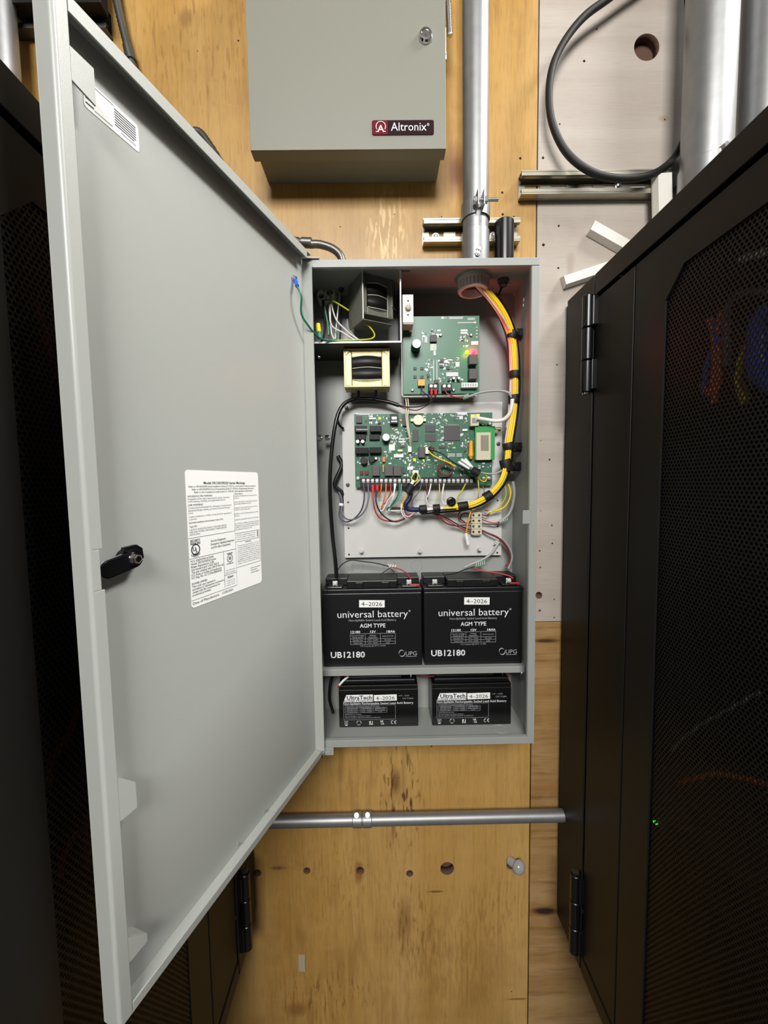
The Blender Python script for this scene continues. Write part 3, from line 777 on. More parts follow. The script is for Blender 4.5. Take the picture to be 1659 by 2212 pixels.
bd.tube(arc, .0007, 6, 2, sub=0); bd.text('A', Ft @ Matrix.Translation((A0[0], bh * .2, 0)), .0155, .0115, 'CENTER', 2, .01)
for sx_ in (-1, 1): bd.plate(rrect(A0[0] + sx_ * .0062 - .002, bh * .2, A0[0] + sx_ * .0062 + .002, bh * .2 + .0012, .0003), .0001, Ft, 2)
bd.build('badge', ['badge_dark', 'badge_red', 'print_white'], ad)
p = P(919, 80, -.085)
MB().rev((p.x, -.085, p.z), (0, -1, 0), [(0, .0118), (.002, .0118), (.004, .0105), (.006, .0095), (.0062, .007), (.0052, .0065)], 28).box((p.x - .0007, -.0915, p.z - .002), (p.x + .0007, -.0900, p.z + .005)).build('lock', 'chrome', ad)
p = P(968, 95, -.05)
hs = MB().box((ax1 - .0005, -.058, p.z - .025), (ax1 + .006, -.046, p.z + .02), 0, .002); hs.cyl((ax1 + .003, -.052, p.z - .03), (ax1 + .003, -.052, p.z - .018), .005, 14)
hs.build('side_connector', 'steel', alt)
o = MB().tube([P(972, 78, -.052), P(970, 40, -.052), P(968, 0, -.052), P(966, -80, -.05)], .0042, 10, sub=12, ridges=.12).build('flexible_conduit', 'steel')
tag(o, 'short ribbed metal conduit along the right side of the beige wall box', 'conduit', 'flexible metal conduits')

# ------------------------------------------------------------------ conduits, strut channels, loose trim
def strut(name, label, x0, x1, zc, slots, m='strut_zinc'):
    t = thing(name, label, 'strut channel', ((x0 + x1) / 2, 0, zc), 'strut channels on the wall')
    h, dp, th = .0206, .0206, .0025
    s_ = MB()
    # back web with elongated slots: strips between the holes
    s_.box((x0, -.0026, zc + .007), (x1, -.0001, zc + h)); s_.box((x0, -.0026, zc - h), (x1, -.0001, zc - .007))
    xs = [x0] + sorted(sum([[a, a + .028] for a in slots if a > x0 and a + .028 < x1], [])) + [x1]
    for i in range(0, len(xs), 2): s_.box((xs[i], -.0026, zc - .007), (xs[i + 1], -.0001, zc + .007))
    for sg in (1, -1):
        s_.box((x0, -dp, zc + sg * h), (x1, -.0026, zc + sg * (h - th))); s_.box((x0, -dp, zc + sg * (h - th)), (x1, -dp + th, zc + sg * (h - .0095)), 0, .0008)
        s_.box((x0, -dp + th, zc + sg * (h - .0095)), (x1, -dp + .0075, zc + sg * (h - .0095 + .002)))
    s_.build('channel', m, t)
    return t


p0, p1 = P(915, 505, -.0206), P(1124, 505, -.0206)
st1 = strut('strut_channel', 'short slotted strut channel behind the foot of the tall conduit', p0.x, p1.x, P(1000, 496, -.0206).z, [p0.x + .012, p0.x + .062, p0.x + .112])
p0, p1 = P(1127, 400, -.0206), P(1470, 395, -.0206)
st2 = strut('strut_channel', 'long slotted strut channel crossing onto the white painted sheet', p0.x, p1.x, P(1280, 392, -.0206).z, [p0.x + .012 + .05 * k for k in range(7)])
for (st, x, y) in ((st1, 941, 512), (st1, 1065, 510), (st2, 1335, 402)):
    q = P(x, y, -.004); MB().cyl((q.x, -.0026, q.z), (q.x, -.005, q.z), .007, 18).rev((q.x, -.005, q.z), (0, -1, 0), [(0, .0045), (.003, .004), (.004, .002), (.004, 0)], 6).build('screw', 'steel', st)


def conduit(name, label, p0, p1, r, m='zinc', grp='steel conduits'):
    o = thing(name, label, 'conduit', p0, grp)
    MB().cyl(p0, p1, r, 40).build('tube', m, o); return o


CY = -.0445
px_ = P(1027, 520, CY).x; px_t = P(1026, 10, CY).x; zc = .4102
cv = conduit('conduit', 'tall galvanized conduit entering the top of the grey cabinet', (px_, CY, .455), (px_t, CY, CZ), .0222)
MB().cyl((px_, CY, .4088), (px_, CY, P(1027, 487, CY - .02).z), .0242, 40, 0, ch=.001).build('coupling', 'zinc', cv)
for (x, y) in ((1033, 540), (1031, 549)):
    q = P(x, y, CY - .024); MB().cyl((q.x, q.y + .004, q.z), (q.x, q.y - .004, q.z), .0045, 6).rev((q.x, q.y - .004, q.z), (0, -1, 0), [(0, .003), (.002, .0025)]).build('set_screw', 'steel', cv)
zc_ = P(1027, 448, CY - .02).z
cl = thing('conduit_clamp', 'two-piece strut clamp with a bolt around the tall conduit', 'clamp', (px_, CY, zc_))
for sg in (-1, 1):
    arc = [Vector((px_ + sg * .0236 * math.sin(math.radians(a)), CY - .0236 * math.cos(math.radians(a)), zc_ - .010)) for a in range(12, 171, 12)]
    vs = []; fs = []
    for k, q in enumerate(arc):
        o2 = Vector((q.x - px_, q.y - CY, 0)).normalized() * .0016
        vs += [q - o2 * .3, q + o2, q + o2 + Vector((0, 0, .026)), q - o2 * .3 + Vector((0, 0, .026))]
    for k in range(len(arc) - 1):
        for j in range(4): fs.append((k * 4 + j, k * 4 + (j + 1) % 4, k * 4 + 4 + (j + 1) % 4, k * 4 + 4 + j))
    fs += [(0, 1, 2, 3), tuple(len(vs) - 4 + j for j in range(4))]
    c = MB().add(vs, fs); c.box((px_ + sg * .004, CY - .042, zc_ - .010), (px_ + sg * .0062, CY - .022, zc_ + .016), 0, .001)
    c.build('strap', 'zinc', cl)
cz = zc_ + .002; MB().cyl((px_ - .012, CY - .035, cz), (px_ + .030, CY - .035, cz), .0028, 12).cyl((px_ - .0115, CY - .035, cz), (px_ - .0065, CY - .035, cz), .006, 6).cyl((px_ + .0066, CY - .035, cz), (px_ + .0115, CY - .035, cz), .006, 6).build('bolt', 'steel', cl)

q = P(1089, 520, -.045); zt_ = P(1089, 484, -.04).z
tag(MB().cyl((q.x, -.045, .4089), (q.x, -.045, zt_), .0168, 32, 0, ch=.001).build('pipe_stub', 'black_gloss'), 'black plastic pipe stub beside the tall conduit on the cabinet top', 'pipe')
# big conduits at the top right
for x0, x1, lab, yb in ((1531, 1531, 'thick galvanized conduit just right of the black cable loop', 400), (1652, 1652, 'thick galvanized conduit cut by the right edge of the photo', 400)):
    a, b2 = P(x0, 200, -.066), P(x1, 0, -.066)
    c = conduit('conduit', lab, (a.x, -.066, .395), (a.x, -.066, CZ), .0370)
    zz = P(x0, 312, -.11).z; MB().cyl((a.x, -.066, .40), (a.x, -.066, zz), .0398, 40, 0, ch=.0015).build('coupling', 'zinc', c)
    q = P(x0 + 30, 318, -.105); MB().cyl((q.x, q.y + .01, q.z), (q.x + .003, q.y - .006, q.z), .0055, 6).build('set_screw', 'steel', c)
q = P(1470, 378, -.03)
br = MB().box((q.x - .014, -.05, q.z - .024), (q.x + .018, -.022, q.z + .022), 0, .001).tube([(q.x - .006, -.052, q.z - .016), (q.x - .006, -.052, q.z + .006), (q.x + .008, -.052, q.z + .016), (q.x + .010, -.052, q.z - .006)], .0016, 6, 0)
tag(br.build('conduit_clamp', 'darksteel'), 'steel clamp at the right end of the long strut channel', 'clamp')
# slim horizontal conduit
zl, zr = P(600, 1773, -.028), P(1222, 1763, -.028)
zm = P(900, 1768, -.028).z
lx = -.42
ch_ = conduit('conduit', 'slim horizontal conduit below the cabinet with a small coupling', (lx, -.028, zm), (zr.x, -.028, zm), .0118)
MB().cyl((zr.x, -.028, zm), (zr.x + .02, -.028, zm), .009, 20).build('end_fitting', 'darksteel', ch_)
for (x, dx) in ((771, -.0085), (793, .0085)):
    pass
q = P(782, 1771, -.04)
MB().cyl((q.x - .0195, -.028, zm), (q.x - .0005, -.028, zm), .0138, 32, 0, ch=.0012).cyl((q.x + .0005, -.028, zm), (q.x + .0195, -.028, zm), .0138, 32, 0, ch=.0012).build('coupling', 'zinc', ch_)
for dx in (-.011, .011):
    MB().cyl((q.x + dx, -.030, zm + .012), (q.x + dx, -.036, zm + .0165), .0042, 12).build('set_screw', 'chrome', ch_)
# flexible metal conduits
fx = [(238, -90, -.02), (252, 0, -.02), (268, 70, -.02), (280, 115, -.02), (291, 160, -.02), (312, 215, -.02), (350, 268, -.02), (400, 290, -.02), (428, 285, -.02), (456, 318, -.022), (520, 420, -.03), (590, 498, -.042), (655, 525, -.05), (690, 528, -.05), (718, 537, -.05), (735, 552, -.05), (742, 575, -.05)]
o = MB().tube([P(*q) for q in fx], .0066, 12, sub=14, ridges=.08)
o.cyl(P(652, 524, -.05), P(673, 525, -.05), .0085, 16).cyl(P(276, 100, -.02), P(284, 132, -.02), .0085, 16)
tag(o.build('flexible_conduit', 'darksteel'), 'long ribbed flexible conduit running behind the open door to the cabinet top', 'conduit', 'flexible metal conduits')
# dark gear at the upper left corner
a, b2 = P(20, 62, -.0206), P(228, 62, -.0206)
st3 = strut('strut_channel', 'dull strut channel at the upper left corner behind the door edge', a.x, b2.x, P(120, 33, -.0206).z, [a.x + .02 + .05 * k for k in range(4)], 'darksteel')
a, b2 = P(30, 6, -.045), P(215, 0, -.045)
jb = thing('junction_box', 'dark steel box above the strut channel at the upper left corner', 'box', ((a.x + b2.x) / 2, -.07, a.z))
MB().box((a.x, -.045, a.z), (b2.x, -.0215, a.z + .12), 0, .002).build('body', 'rack_black', jb)
MB().box((a.x - .003, -.048, a.z - .003), (b2.x + .003, -.0452, a.z + .12), 0, .001).build('cover', 'rack_black', jb)
a = P(-6, 80, -.05)
tag(MB().cyl((a.x, -.05, .3665), (a.x, -.05, CZ), .028, 32).build('conduit', 'zinc'), 'grey conduit at the extreme upper left edge of the photo', 'conduit', 'steel conduits')

# black cable loop hanging on the long strut
pts = [(1460, -90), (1370, -42), (1310, 0), (1262, 36), (1222, 85), (1195, 140), (1186, 200), (1192, 262), (1216, 318), (1252, 356), (1300, 380), (1360, 386), (1415, 374), (1455, 342), (1478, 300), (1495, 240), (1500, 150), (1494, 60), (1480, -60)]
o = MB().tube([P(x, y, -.036 if y > 330 and x < 1440 else (-.020 if x > 1440 else -.030)) for x, y in pts], .0063, 12, sub=8)
tag(o.build('cable_loop', 'tape_black'), 'thick black cable hanging in a big loop over the strut channel', 'cable')


# white raceway offcuts stuck on the painted sheet
def raceway(label, a, b2, wpx, off=0.0):
    A, B = P(*a, -.012 - off), P(*b2, -.012 - off); x = (B - A).normalized(); z = Vector((0, -1, 0)); y = z.cross(x)
    t = thing('raceway', label, 'raceway', (A.x, 0, A.z), 'white raceway offcuts'); L = (B - A).length; wd = wpx * .00091
    T = basis((A.x, -.0006 - off, A.z), x, y, z)
    MB().plate([(0, -wd / 2), (L, -wd / 2), (L, wd / 2), (0, wd / 2)], .003, T).build('base', 'pvc_white', t)
    prof = [(-wd / 2, .0032), (-wd / 2 + .003, .0145), (wd / 2 - .003, .0145), (wd / 2, .0032)]
    vs = [(0, yy, zz) for yy, zz in prof] + [(L, yy, zz) for yy, zz in prof]
    MB().add(vs, [(0, 1, 2, 3), (7, 6, 5, 4), (0, 4, 5, 1), (1, 5, 6, 2), (2, 6, 7, 3), (3, 7, 4, 0)], 0, False, T).build('cover', 'pvc_white', t)


raceway('short white raceway standing upright below the black cable loop', (1434, 376), (1436, 470), 34, .0208)
raceway('white raceway offcut slanting down to the right', (1279, 488), (1380, 545), 26)
raceway('white raceway offcut slanting up to the right by the rack hinge', (1219, 607), (1330, 570), 24)
# clear plastic cap near the bottom right of the plywood
q = P(1116, 1868, -.012)
cp = thing('clear_cap', 'clear plastic dome cap plugged into the plywood near the slim conduit', 'cap', (q.x, 0, q.z))
MB().cyl((q.x - .012, -.0005, q.z), (q.x - .001, -.014, q.z), .0085, 24).build('stem', 'clear_plastic', cp)
MB().rev((q.x + .001, -.014, q.z), (.5, -1, 0), [(0, .0135), (.006, .0135), (.011, .0110), (.014, .006), (.015, 0)], 28).build('dome', 'clear_plastic', cp)
tag(MB().box((P(641, 1955, 0).x, -.0012, P(641, 2098, 0).z), (P(655, 1955, 0).x, -.0002, P(641, 2062, 0).z), 0, .0004).build('tape_scrap', 'glue'), 'scrap of pale tape on the lower plywood', 'tape')

# ------------------------------------------------------------------ batteries
def printed(mb, o, x, z, size, txt, width=None, align='LEFT', mi=0, bold=0.0):
    mb.text(txt, front((o.x + x, o.y - .0005, o.z + z)), size, width, align, mi, bold)


def bar(mb, o, x0, z0, x1, z1, mi=0, dy=.0004): mb.plate([(x0, z0), (x1, z0), (x1, z1), (x0, z1)], .0001, front((o.x, o.y - dy, o.z)), mi)


def big_battery(o, label):
    t = thing('battery', label, 'battery', o, 'large batteries on the shelf'); W2, D2 = .181, .0695
    MB().box(o + Vector((0, 0, .0002)), o + Vector((W2, D2, .1375)), 0, .0015).build('case', 'battery_black', t)
    l = MB(); l.box(o + Vector((-.0006, -.0008, .1375)), o + Vector((W2 + .0006, D2, .1450)), 0, .0012)
    l.box(o + Vector((.044, .006, .1450)), o + Vector((W2 - .044, D2, .1590)), 0, .0015)
    l.box(o + Vector((.002, .030, .1450)), o + Vector((.0438, D2, .1590)), 0, .0015); l.box(o + Vector((W2 - .0438, .030, .1450)), o + Vector((W2 - .002, D2, .1590)), 0, .0015)
    l.box(o + Vector((.060, .0035, .1452)), o + Vector((.074, .0062, .1565)), 0, .001); l.box(o + Vector((.108, .0035, .1452)), o + Vector((.122, .0062, .1565)), 0, .001)
    l.build('lid', 'battery_black', t)
    for x, nm in ((.022, 'black_gloss'), (W2 - .022, 'red')):
        q = o + Vector((x, .017, .145))
        k = MB(); k.box(q + Vector((-.014, -.012, 0)), q + Vector((.014, .010, .0035)), 1, .001); k.box(q + Vector((-.0045, -.004, .0035)), q + Vector((.0045, -.0025, .0125)), 0, .0008)
        k.cyl(q + Vector((0, -.011, .009)), q + Vector((0, .004, .009)), .0020, 10); k.cyl(q + Vector((0, -.0085, .009)), q + Vector((0, -.0045, .009)), .0040, 6)
        tt2 = k.build('terminal', ['bright_zinc', 'black_gloss'], t)
        if nm == 'red': MB().box(q + Vector((.001, -.009, .0012)), q + Vector((.019, -.0062, .0055)), 0, .0008).build('red_mark', 'red', tt2)
    m = MB(); pr = lambda *a, **k: printed(m, o, *a, **k)
    pr(.0265, .0925, .0185, 'universal battery', .129, 'LEFT', 0); pr(.1565, .1015, .005, '®', None, 'LEFT')
    pr(.0905, .0855, .0055, 'Non-Spillable Sealed Lead-Acid Battery', .087, 'CENTER', 1, .0); pr(.0905, .0735, .0105, 'AGM TYPE', .047, 'CENTER', 0, .015)
    pr(.0500, .0635, .0060, '12180', .0175, 'LEFT', 0, .02); pr(.0910, .0635, .0060, '12V', .0105, 'CENTER', 0, .02); pr(.1310, .0635, .0060, '18Ah', .0150, 'RIGHT', 0, .02)
    x0, x1, z0, z1 = .0490, .1315, .0420, .0620
    for z in (z0, .0470, .0523, z1): bar(m, o, x0, z, x1, z + .0005, 1)
    for x in (x0, .0765, .1040, x1): bar(m, o, x, z0, x + .0005, z1, 1)
    for (x, tx, wd, z) in ((.0630, 'Constant Voltage', .023, .0575), (.0630, 'Charge @ 25C', .020, .0540), (.0905, 'Voltage', .012, .0575), (.0905, 'Regulation', .015, .0540), (.1180, 'Initial Current', .020, .0560), (.0630, 'Standby Use', .018, .0488), (.0905, '13.5 - 13.8V', .018, .0488), (.1180, 'No Limit', .012, .0488),
                           (.0630, 'Cyclic Use', .016, .0435), (.0905, '14.4 - 15.0V', .018, .0435), (.1180, '5.4A', .007, .0435)):
        pr(x, z, .0034, tx, wd, 'CENTER', 1)
    pr(.0905, .0378, .0036, 'C/5 Capacity @ 20°C: 15.3Ah', .047, 'CENTER', 1)
    pr(.0125, .0175, .0160, 'UB12180', .063, 'LEFT', 0, .02)
    pr(.1505, .0195, .0112, 'UPG', .0205, 'LEFT', 1); bar(m, o, .1505, .0172, .1705, .0179, 1)
    for s_, r0 in ((0, .0058), (1, .0060)):
        arc = [o + Vector((.1432 + s_ * .0006 + r0 * .86 * math.cos(math.radians(a)), -.0006, .0240 + r0 * math.sin(math.radians(a)))) for a in range(40 + 180 * s_, 205 + 180 * s_, 12)]
        m.tube(arc, lambda u: .0003 + .0007 * math.sin(u * R3), 6, 1, sub=0)
    m.build('front_print', ['print_white', 'print_grey'], t)
    d2 = MB().plate([(.0665, .1115), (.1130, .1105), (.1133, .1240), (.0668, .1250)], .0002, front((o.x, o.y - .0003, o.z)), 0)
    d2.text('4–2026', basis(o + Vector((.0705, -.0008, .1142)), Vector((1, 0, -.021)), Vector((.021, 0, 1)), (0, -1, 0)), .0108, .0380, 'LEFT', 1)
    d2.build('date_sticker', ['paper', 'ink'], t)
    return t


bo = Vector((-.1746, -.0725, SHZ))
b1 = big_battery(bo, 'large black battery at the left end of the shelf')
b2_ = copy_tree(b1); b2_.location = bo + Vector((.1850, 0, 0)); tag(b2_, 'large black battery at the right end of the shelf')
for ch in b2_.children:
    if ch.name.startswith('date_sticker'): ch.location = ch.location + Vector((.0070, 0, .0018))


def small_battery(o, label):
    t = thing('battery', label, 'battery', o, 'small batteries on the cabinet floor'); W2, D2 = .1485, .0620
    MB().box(o + Vector((0, 0, .0002)), o + Vector((W2, D2, .0730)), 0, .0012).build('case', 'black_gloss', t)
    l = MB(); l.box(o + Vector((.0004, .0002, .0732)), o + Vector((W2 - .0004, D2, .0810)), 0, .0010); l.box(o + Vector((.004, .004, .0810)), o + Vector((W2 - .004, D2, .0900)), 0, .002)
    l.box(o + Vector((.010, .012, .0900)), o + Vector((W2 - .03, .045, .0925)), 0, .0008)
    l.build('lid', 'black_gloss', t)
    for x, mm in ((.012, 'black'), (W2 - .012, 'red')):
        q = o + Vector((x, .018, .0895)); MB().box(q + Vector((-.0008, -.003, 0)), q + Vector((.0008, .003, .0075))).build('terminal', 'steel', t)
    m = MB(); pr = lambda *a, **k: printed(m, o, *a, **k)
    m.plate([(.0085, .0495), (.0640, .0495), (.0640, .0635), (.0145, .0635)], .0002, front((o.x, o.y - .0002, o.z)), 2)
    pr(.0150, .0542, .0110, 'UltraTech', .0470, 'LEFT', 3, .02); pr(.0095, .0503, .0044, 'POWER PRODUCTS', .0540, 'LEFT', 3, .02)
    pr(.0085, .0445, .0060, 'Non-Spillable Rechargeable Sealed Lead Acid Battery', .1310, 'LEFT', 0, .008)
    pr(.1130, .0590, .0036, 'UT - 1272', .0190, 'LEFT', 1); pr(.1395, .0535, .0040, '12V 7.0Ah', .0200, 'RIGHT', 1)
    x0, x1, z0, z1 = .0085, .1055, .0150, .0430
    for z in (z0, z1): bar(m, o, x0, z, x1, z + .0004, 1)
    for x in (x0, x1): bar(m, o, x, z0, x + .0004, z1, 1)
    pr(.0120, .0395, .0032, 'CONSTANT VOLTAGE CHARGE AT 77F (25C)', .0640, 'LEFT', 1)
    for z in (.0285, .0320, .0355, .0385): bar(m, o, .0110, z, .0900, z + .0003, 1)
    for x in (.0110, .0400, .0640, .0900): bar(m, o, x, .0285, x + .0003, .0388, 1)
    for k, (a, b3, c) in enumerate((('APPLICATION', 'VOLTAGE/VDC', 'CURRENT MAX'), ('Standby Use', '13.5 - 13.8V', 'No Limit'), ('Cycle Use', '14.4 - 15.0V', '2.1A'))):
        z = .0360 - .0035 * k; pr(.0250, z, .0030, a, .020, 'CENTER', 1); pr(.0520, z, .0030, b3, .019, 'CENTER', 1); pr(.0770, z, .0030, c, .018 if k < 2 else .007, 'CENTER', 1)
    pr(.0115, .0248, .0030, 'CAUTION: Do not short', .0300, 'LEFT', 1); pr(.0115, .0215, .0030, 'Do not charge in a sealed container', .0480, 'LEFT', 1); pr(.0115, .0182, .0030, 'Must be recycled or disposed of properly. Use sealed valve', .0660, 'LEFT', 1)
    # symbols: bin, recycling, approval marks
    bar(m, o, .0100, .0065, .0108, .0120, 1); bar(m, o, .0155, .0065, .0163, .0120, 1); bar(m, o, .0090, .0120, .0172, .0128, 1); bar(m, o, .0100, .0060, .0163, .0067, 1)
    bar(m, o, .0110, .0040, .0155, .0052, 0); bar(m, o, .0122, .0075, .0141, .0112, 1)
    for k in range(3):
        a0 = 90 + 120 * k; arc = [o + Vector((.0370 + .0040 * math.cos(math.radians(a0 + a)), -.0005, .0090 + .0040 * math.sin(math.radians(a0 + a)))) for a in range(10, 96, 17)]
        m.tube(arc, .0008, 6, 1, sub=0)
    for (x, c1) in ((.0585, 'R'), (.0608, 'U')): m.text(c1, front((o.x + x, o.y - .0005, o.z + .0060)), .0085, .0042, 'CENTER', 0, .03)
    bar(m, o, .0560, .0048, .0640, .0053, 0)
    pr(.0800, .0095, .0050, 'UK', .0062, 'CENTER', 0, .02); pr(.0812, .0048, .0050, 'CA', .0062, 'CENTER', 0, .02)
    for s_, x in ((0, .1000), (1, .1062)):
        arc = [o + Vector((x + .0026 * math.cos(math.radians(a)), -.0005, .0090 + .0030 * math.sin(math.radians(a)))) for a in range(65, 300, 22)]
        m.tube(arc, .0005, 6, 0, sub=0)
    bar(m, o, .1040, .0087, .1064, .0094, 0)
    m.build('front_print', ['print_white', 'print_grey', 'paper', 'navy'], t)
    d2 = MB().plate([(.0660, .0505), (.1088, .0512), (.1086, .0632), (.0658, .0625)], .0002, front((o.x, o.y - .0004, o.z)), 0)
    d2.text('4–2026', basis(o + Vector((.0695, -.0009, .0528)), Vector((1, 0, .015)), Vector((-.015, 0, 1)), (0, -1, 0)), .0098, .0352, 'LEFT', 1)
    d2.build('date_sticker', ['paper', 'ink'], t)
    return t


s1 = small_battery(Vector((-.1500, -.0670, EB + T_)), 'small black battery on the cabinet floor at the left')
s2_ = copy_tree(s1); s2_.location = Vector((.0250, -.0670, EB + T_)); tag(s2_, 'small black battery on the cabinet floor at the right')

# ------------------------------------------------------------------ electronics
def rbox(mb, x0, y0, x1, y1, Yb, h, mi=0, bev=.0003):
    """box on a board at depth Yb whose FRONT face covers the pixel rectangle"""
    a = P(x0, y1, Yb - h); b = P(x1, y0, Yb - h); mx, my = (x0 + x1) / 2, (y0 + y1) / 2
    xa = P(x0, my, Yb - h).x; xb = P(x1, my, Yb - h).x; za = P(mx, y1, Yb - h).z; zb = P(mx, y0, Yb - h).z
    return mb.box((xa, Yb - h, za), (xb, Yb - .0001, zb), mi, bev)


def comp(root, name, x0, y0, x1, y1, Yb, h, m, bev=.0003):
    return rbox(MB(), x0, y0, x1, y1, Yb, h, 0, bev).build(name, m, root)


def capac(root, x, y, rpx, Yb, h, body='black_gloss', top='white', name='capacitor'):
    q = P(x, y, Yb - h); r = rpx / 1170
    c = MB().rev((q.x, Yb - .0002, q.z), (0, -1, 0), [(0, r), (h * .9, r), (h - .0006, r * .96)], 24, 0)
    c.rev((q.x, Yb - h + .0004, q.z), (0, -1, 0), [(0, r * .90), (.0006, r * .86)], 24, 1)
    return c.build(name, [body, top], root)


def screw(root, x, y, Yb, h=.004, r=.0032, m='bright_zinc', name='screw'):
    q = P(x, y, Yb - h)
    return MB().rev((q.x, Yb - .0002, q.z), (0, -1, 0), [(0, r * .6), (h * .4, r * .6), (h * .4, r), (h - .0005, r * .95), (h, r * .6)], 16).box((q.x - r * .6, Yb - h - .0002, q.z - .0003), (q.x + r * .6, Yb - h + .0003, q.z + .0003)).build(name, m, root)


def speckle(root, zones, Yb, name, seed):
    rnd = random.Random(seed); mb = MB()
    for (x0, y0, x1, y1, n) in zones:
        for _ in range(n):
            x, y = rnd.uniform(x0, x1), rnd.uniform(y0, y1); wd, hh = rnd.choice(((1.2, .8), (.8, 1.3), (2.2, 1.2), (1.2, 2.2), (.8, .8), (3, 1.4)))
            mi = rnd.choice((0, 0, 0, 1, 1, 2, 3)); rbox(mb, x - wd, y - hh, x + wd, y + hh, Yb, rnd.uniform(.0004, .0012), mi, 0)
    o = mb.build(name, ['print_white', 'steel', 'chip', 'ivory'], root); o['kind'] = 'stuff'; return o


# mounting plate
YP = -.0145
plt = thing('mounting_plate', 'pale grey sheet-metal plate carrying the lower circuit board', 'plate', P(915, 1205, -.003))
a, b2 = P(745, 1205, YP), P(1085, 868, YP)
m = MB().box((a.x, YP, a.z), (b2.x, YP + .0015, b2.z), 0, .0003)
m.box((a.x, YP + .0015, a.z), (a.x + .0015, -.0032, b2.z)); m.box((b2.x - .0015, YP + .0015, a.z), (b2.x, -.0032, b2.z))
m.build('plate', 'plate_grey', plt)
for (x, y) in ((752, 1085), (753, 1141), (754, 1198), (1075, 1081), (1075, 1137), (1074, 1194)):
    q = P(x, y, YP); MB().rev((q.x, YP - .0001, q.z), (0, -1, 0), [(0, .0019), (.0003, .0017)], 14).build('hole', 'black', plt)
for (x, y) in ((748, 880), (751, 1047), (1077, 958), (1079, 926)): screw(plt, x, y, YP, .003, .0036, 'darksteel')
for (x, y) in ((780, 1190), (907, 1190), (1037, 1186)):
    q = P(x, y, YP - .012); MB().cyl((q.x, YP, q.z), (q.x, YP - .010, q.z), .0024, 12).cyl((q.x, YP - .010, q.z), (q.x, YP - .0125, q.z), .0042, 6).build('standoff', 'bright_zinc', plt)
rr = MB(); rbox(rr, 815, 1079, 1075, 1080, YP, .0003, 0, 0); rr.build('score_line', 'grey_wire', plt)

# lower control board
YC = -.026
cb = thing('circuit_board', 'wide green control circuit board with a row of screw terminals', 'circuit board', P(916, 1053, YC + .0016))
a, b2 = P(768, 1053, YC), P(1063.5, 891, YC)
MB().box((a.x, YC, a.z), (b2.x, YC + .0016, b2.z)).build('board', 'pcb_green', cb)
for x, y in ((772, 895), (772, 1038), (1058, 1038), (1010, 894)):
    q = P(x, y, YC); MB().cyl((q.x, YC + .0016, q.z), (q.x, YP - .0001, q.z), .003, 10).build('spacer', 'white', cb)
for r in ((769, 898.7, 781.8, 913.5, .004), (891.9, 928, 903.7, 953.5, .002), (918.6, 918.4, 940.5, 933, .0015), (918.6, 938, 940.5, 953.6, .0015), (959.7, 919, 993.5, 952, .0022), (863, 962, 874.5, 967, .0015), (870, 1013, 876, 1023, .003), (789, 907, 793, 912, .001), (948, 963, 962, 968.5, .0015), (1003, 971, 1008, 976, .002), (816, 910, 823, 915, .003), (870, 895, 883, 920, .005)):
    comp(cb, 'chip', *r[:4], YC, r[4], 'chip')
pn = MB()
for k in range(28):
    u = k / 27
    rbox(pn, 956.8, 921 + u * 29 - .25, 959.6, 921 + u * 29 + .25, YC, .0006, 0, 0); rbox(pn, 993.6, 921 + u * 29 - .25, 996.2, 921 + u * 29 + .25, YC, .0006, 0, 0)
    rbox(pn, 961.5 + u * 30 - .25, 916.4, 961.5 + u * 30 + .25, 918.9, YC, .0006, 0, 0); rbox(pn, 961.5 + u * 30 - .25, 952.1, 961.5 + u * 30 + .25, 954.6, YC, .0006, 0, 0)
pn.build('chip_pins', 'steel', cb)['kind'] = 'stuff'
for r in ((766.4, 919.7, 792, 933, .013), (798.7, 919.7, 823.8, 932.5, .013), (767.4, 966.8, 796, 980, .012), (798, 966, 824, 978.6, .012), (768, 938, 790, 950, .006), (798, 938, 820, 950, .006)):  # four heat-sink bars, then two filler plates added to darken the board
    comp(cb, 'heat_sink', *r[:4], YC, r[4], 'black_gloss', .0006)
hf = MB()
for k in range(9): rbox(hf, 770 + 2.8 * k, 926.5, 771.4 + 2.8 * k, 929, YC - .013, .0006, 0, 0)
hf.build('fin_row', 'print_white', cb)['kind'] = 'stuff'
for x, y, r, h in ((772.5, 953.5, 4.2, .010), (783.3, 953.5, 4.2, .010), (1043, 915.5, 3.6, .007), (1058, 915.5, 3.6, .007)): capac(cb, x, y, r, YC, h)
capac(cb, 834, 944.5, 8.8, YC, .016)
capac(cb, 786, 995, 8, YC, .012, 'black_gloss', 'black'); capac(cb, 803, 992, 7, YC, .010, 'black_gloss', 'black'); capac(cb, 812, 990, 3, YC, .008)
for r in ((803.8, 1005.8, 820, 1028, .009), (831, 1005.8, 849, 1028, .009), (850, 1005.8, 867.3, 1028, .009)): comp(cb, 'relay', *r[:4], YC, r[4], 'relay', .0008)
comp(cb, 'relay', 904, 965, 919, 989, YC, .008, 'relay', .0015)
comp(cb, 'fuse', 826.8, 1004, 829.4, 1020, YC, .004, 'amber'); comp(cb, 'fuse', 826, 987, 832, 998, YC, .006, 'orange')
for r in ((777.7, 1016, 784, 1026), (788, 1016, 796, 1026)): comp(cb, 'red_diode', *r, YC, .003, 'maroon', .001)
jk = comp(cb, 'phone_jack', 842.7, 894.6, 860, 915, YC, .012, 'black', .0006)
q = MB(); rbox(q, 846, 900, 857, 906, YC - .012, .0006, 0, .0); rbox(q, 845, 909, 858, 911.5, YC - .012, .0008, 0, 0); q.build('jack_contacts', 'steel', jk)
bc = MB(); q = P(903.7, 907, YC - .006); bc.rev((q.x, YC - .0018, q.z), (0, -1, 0), [(0, .0098), (.0032, .0098), (.0042, .0090)], 30)
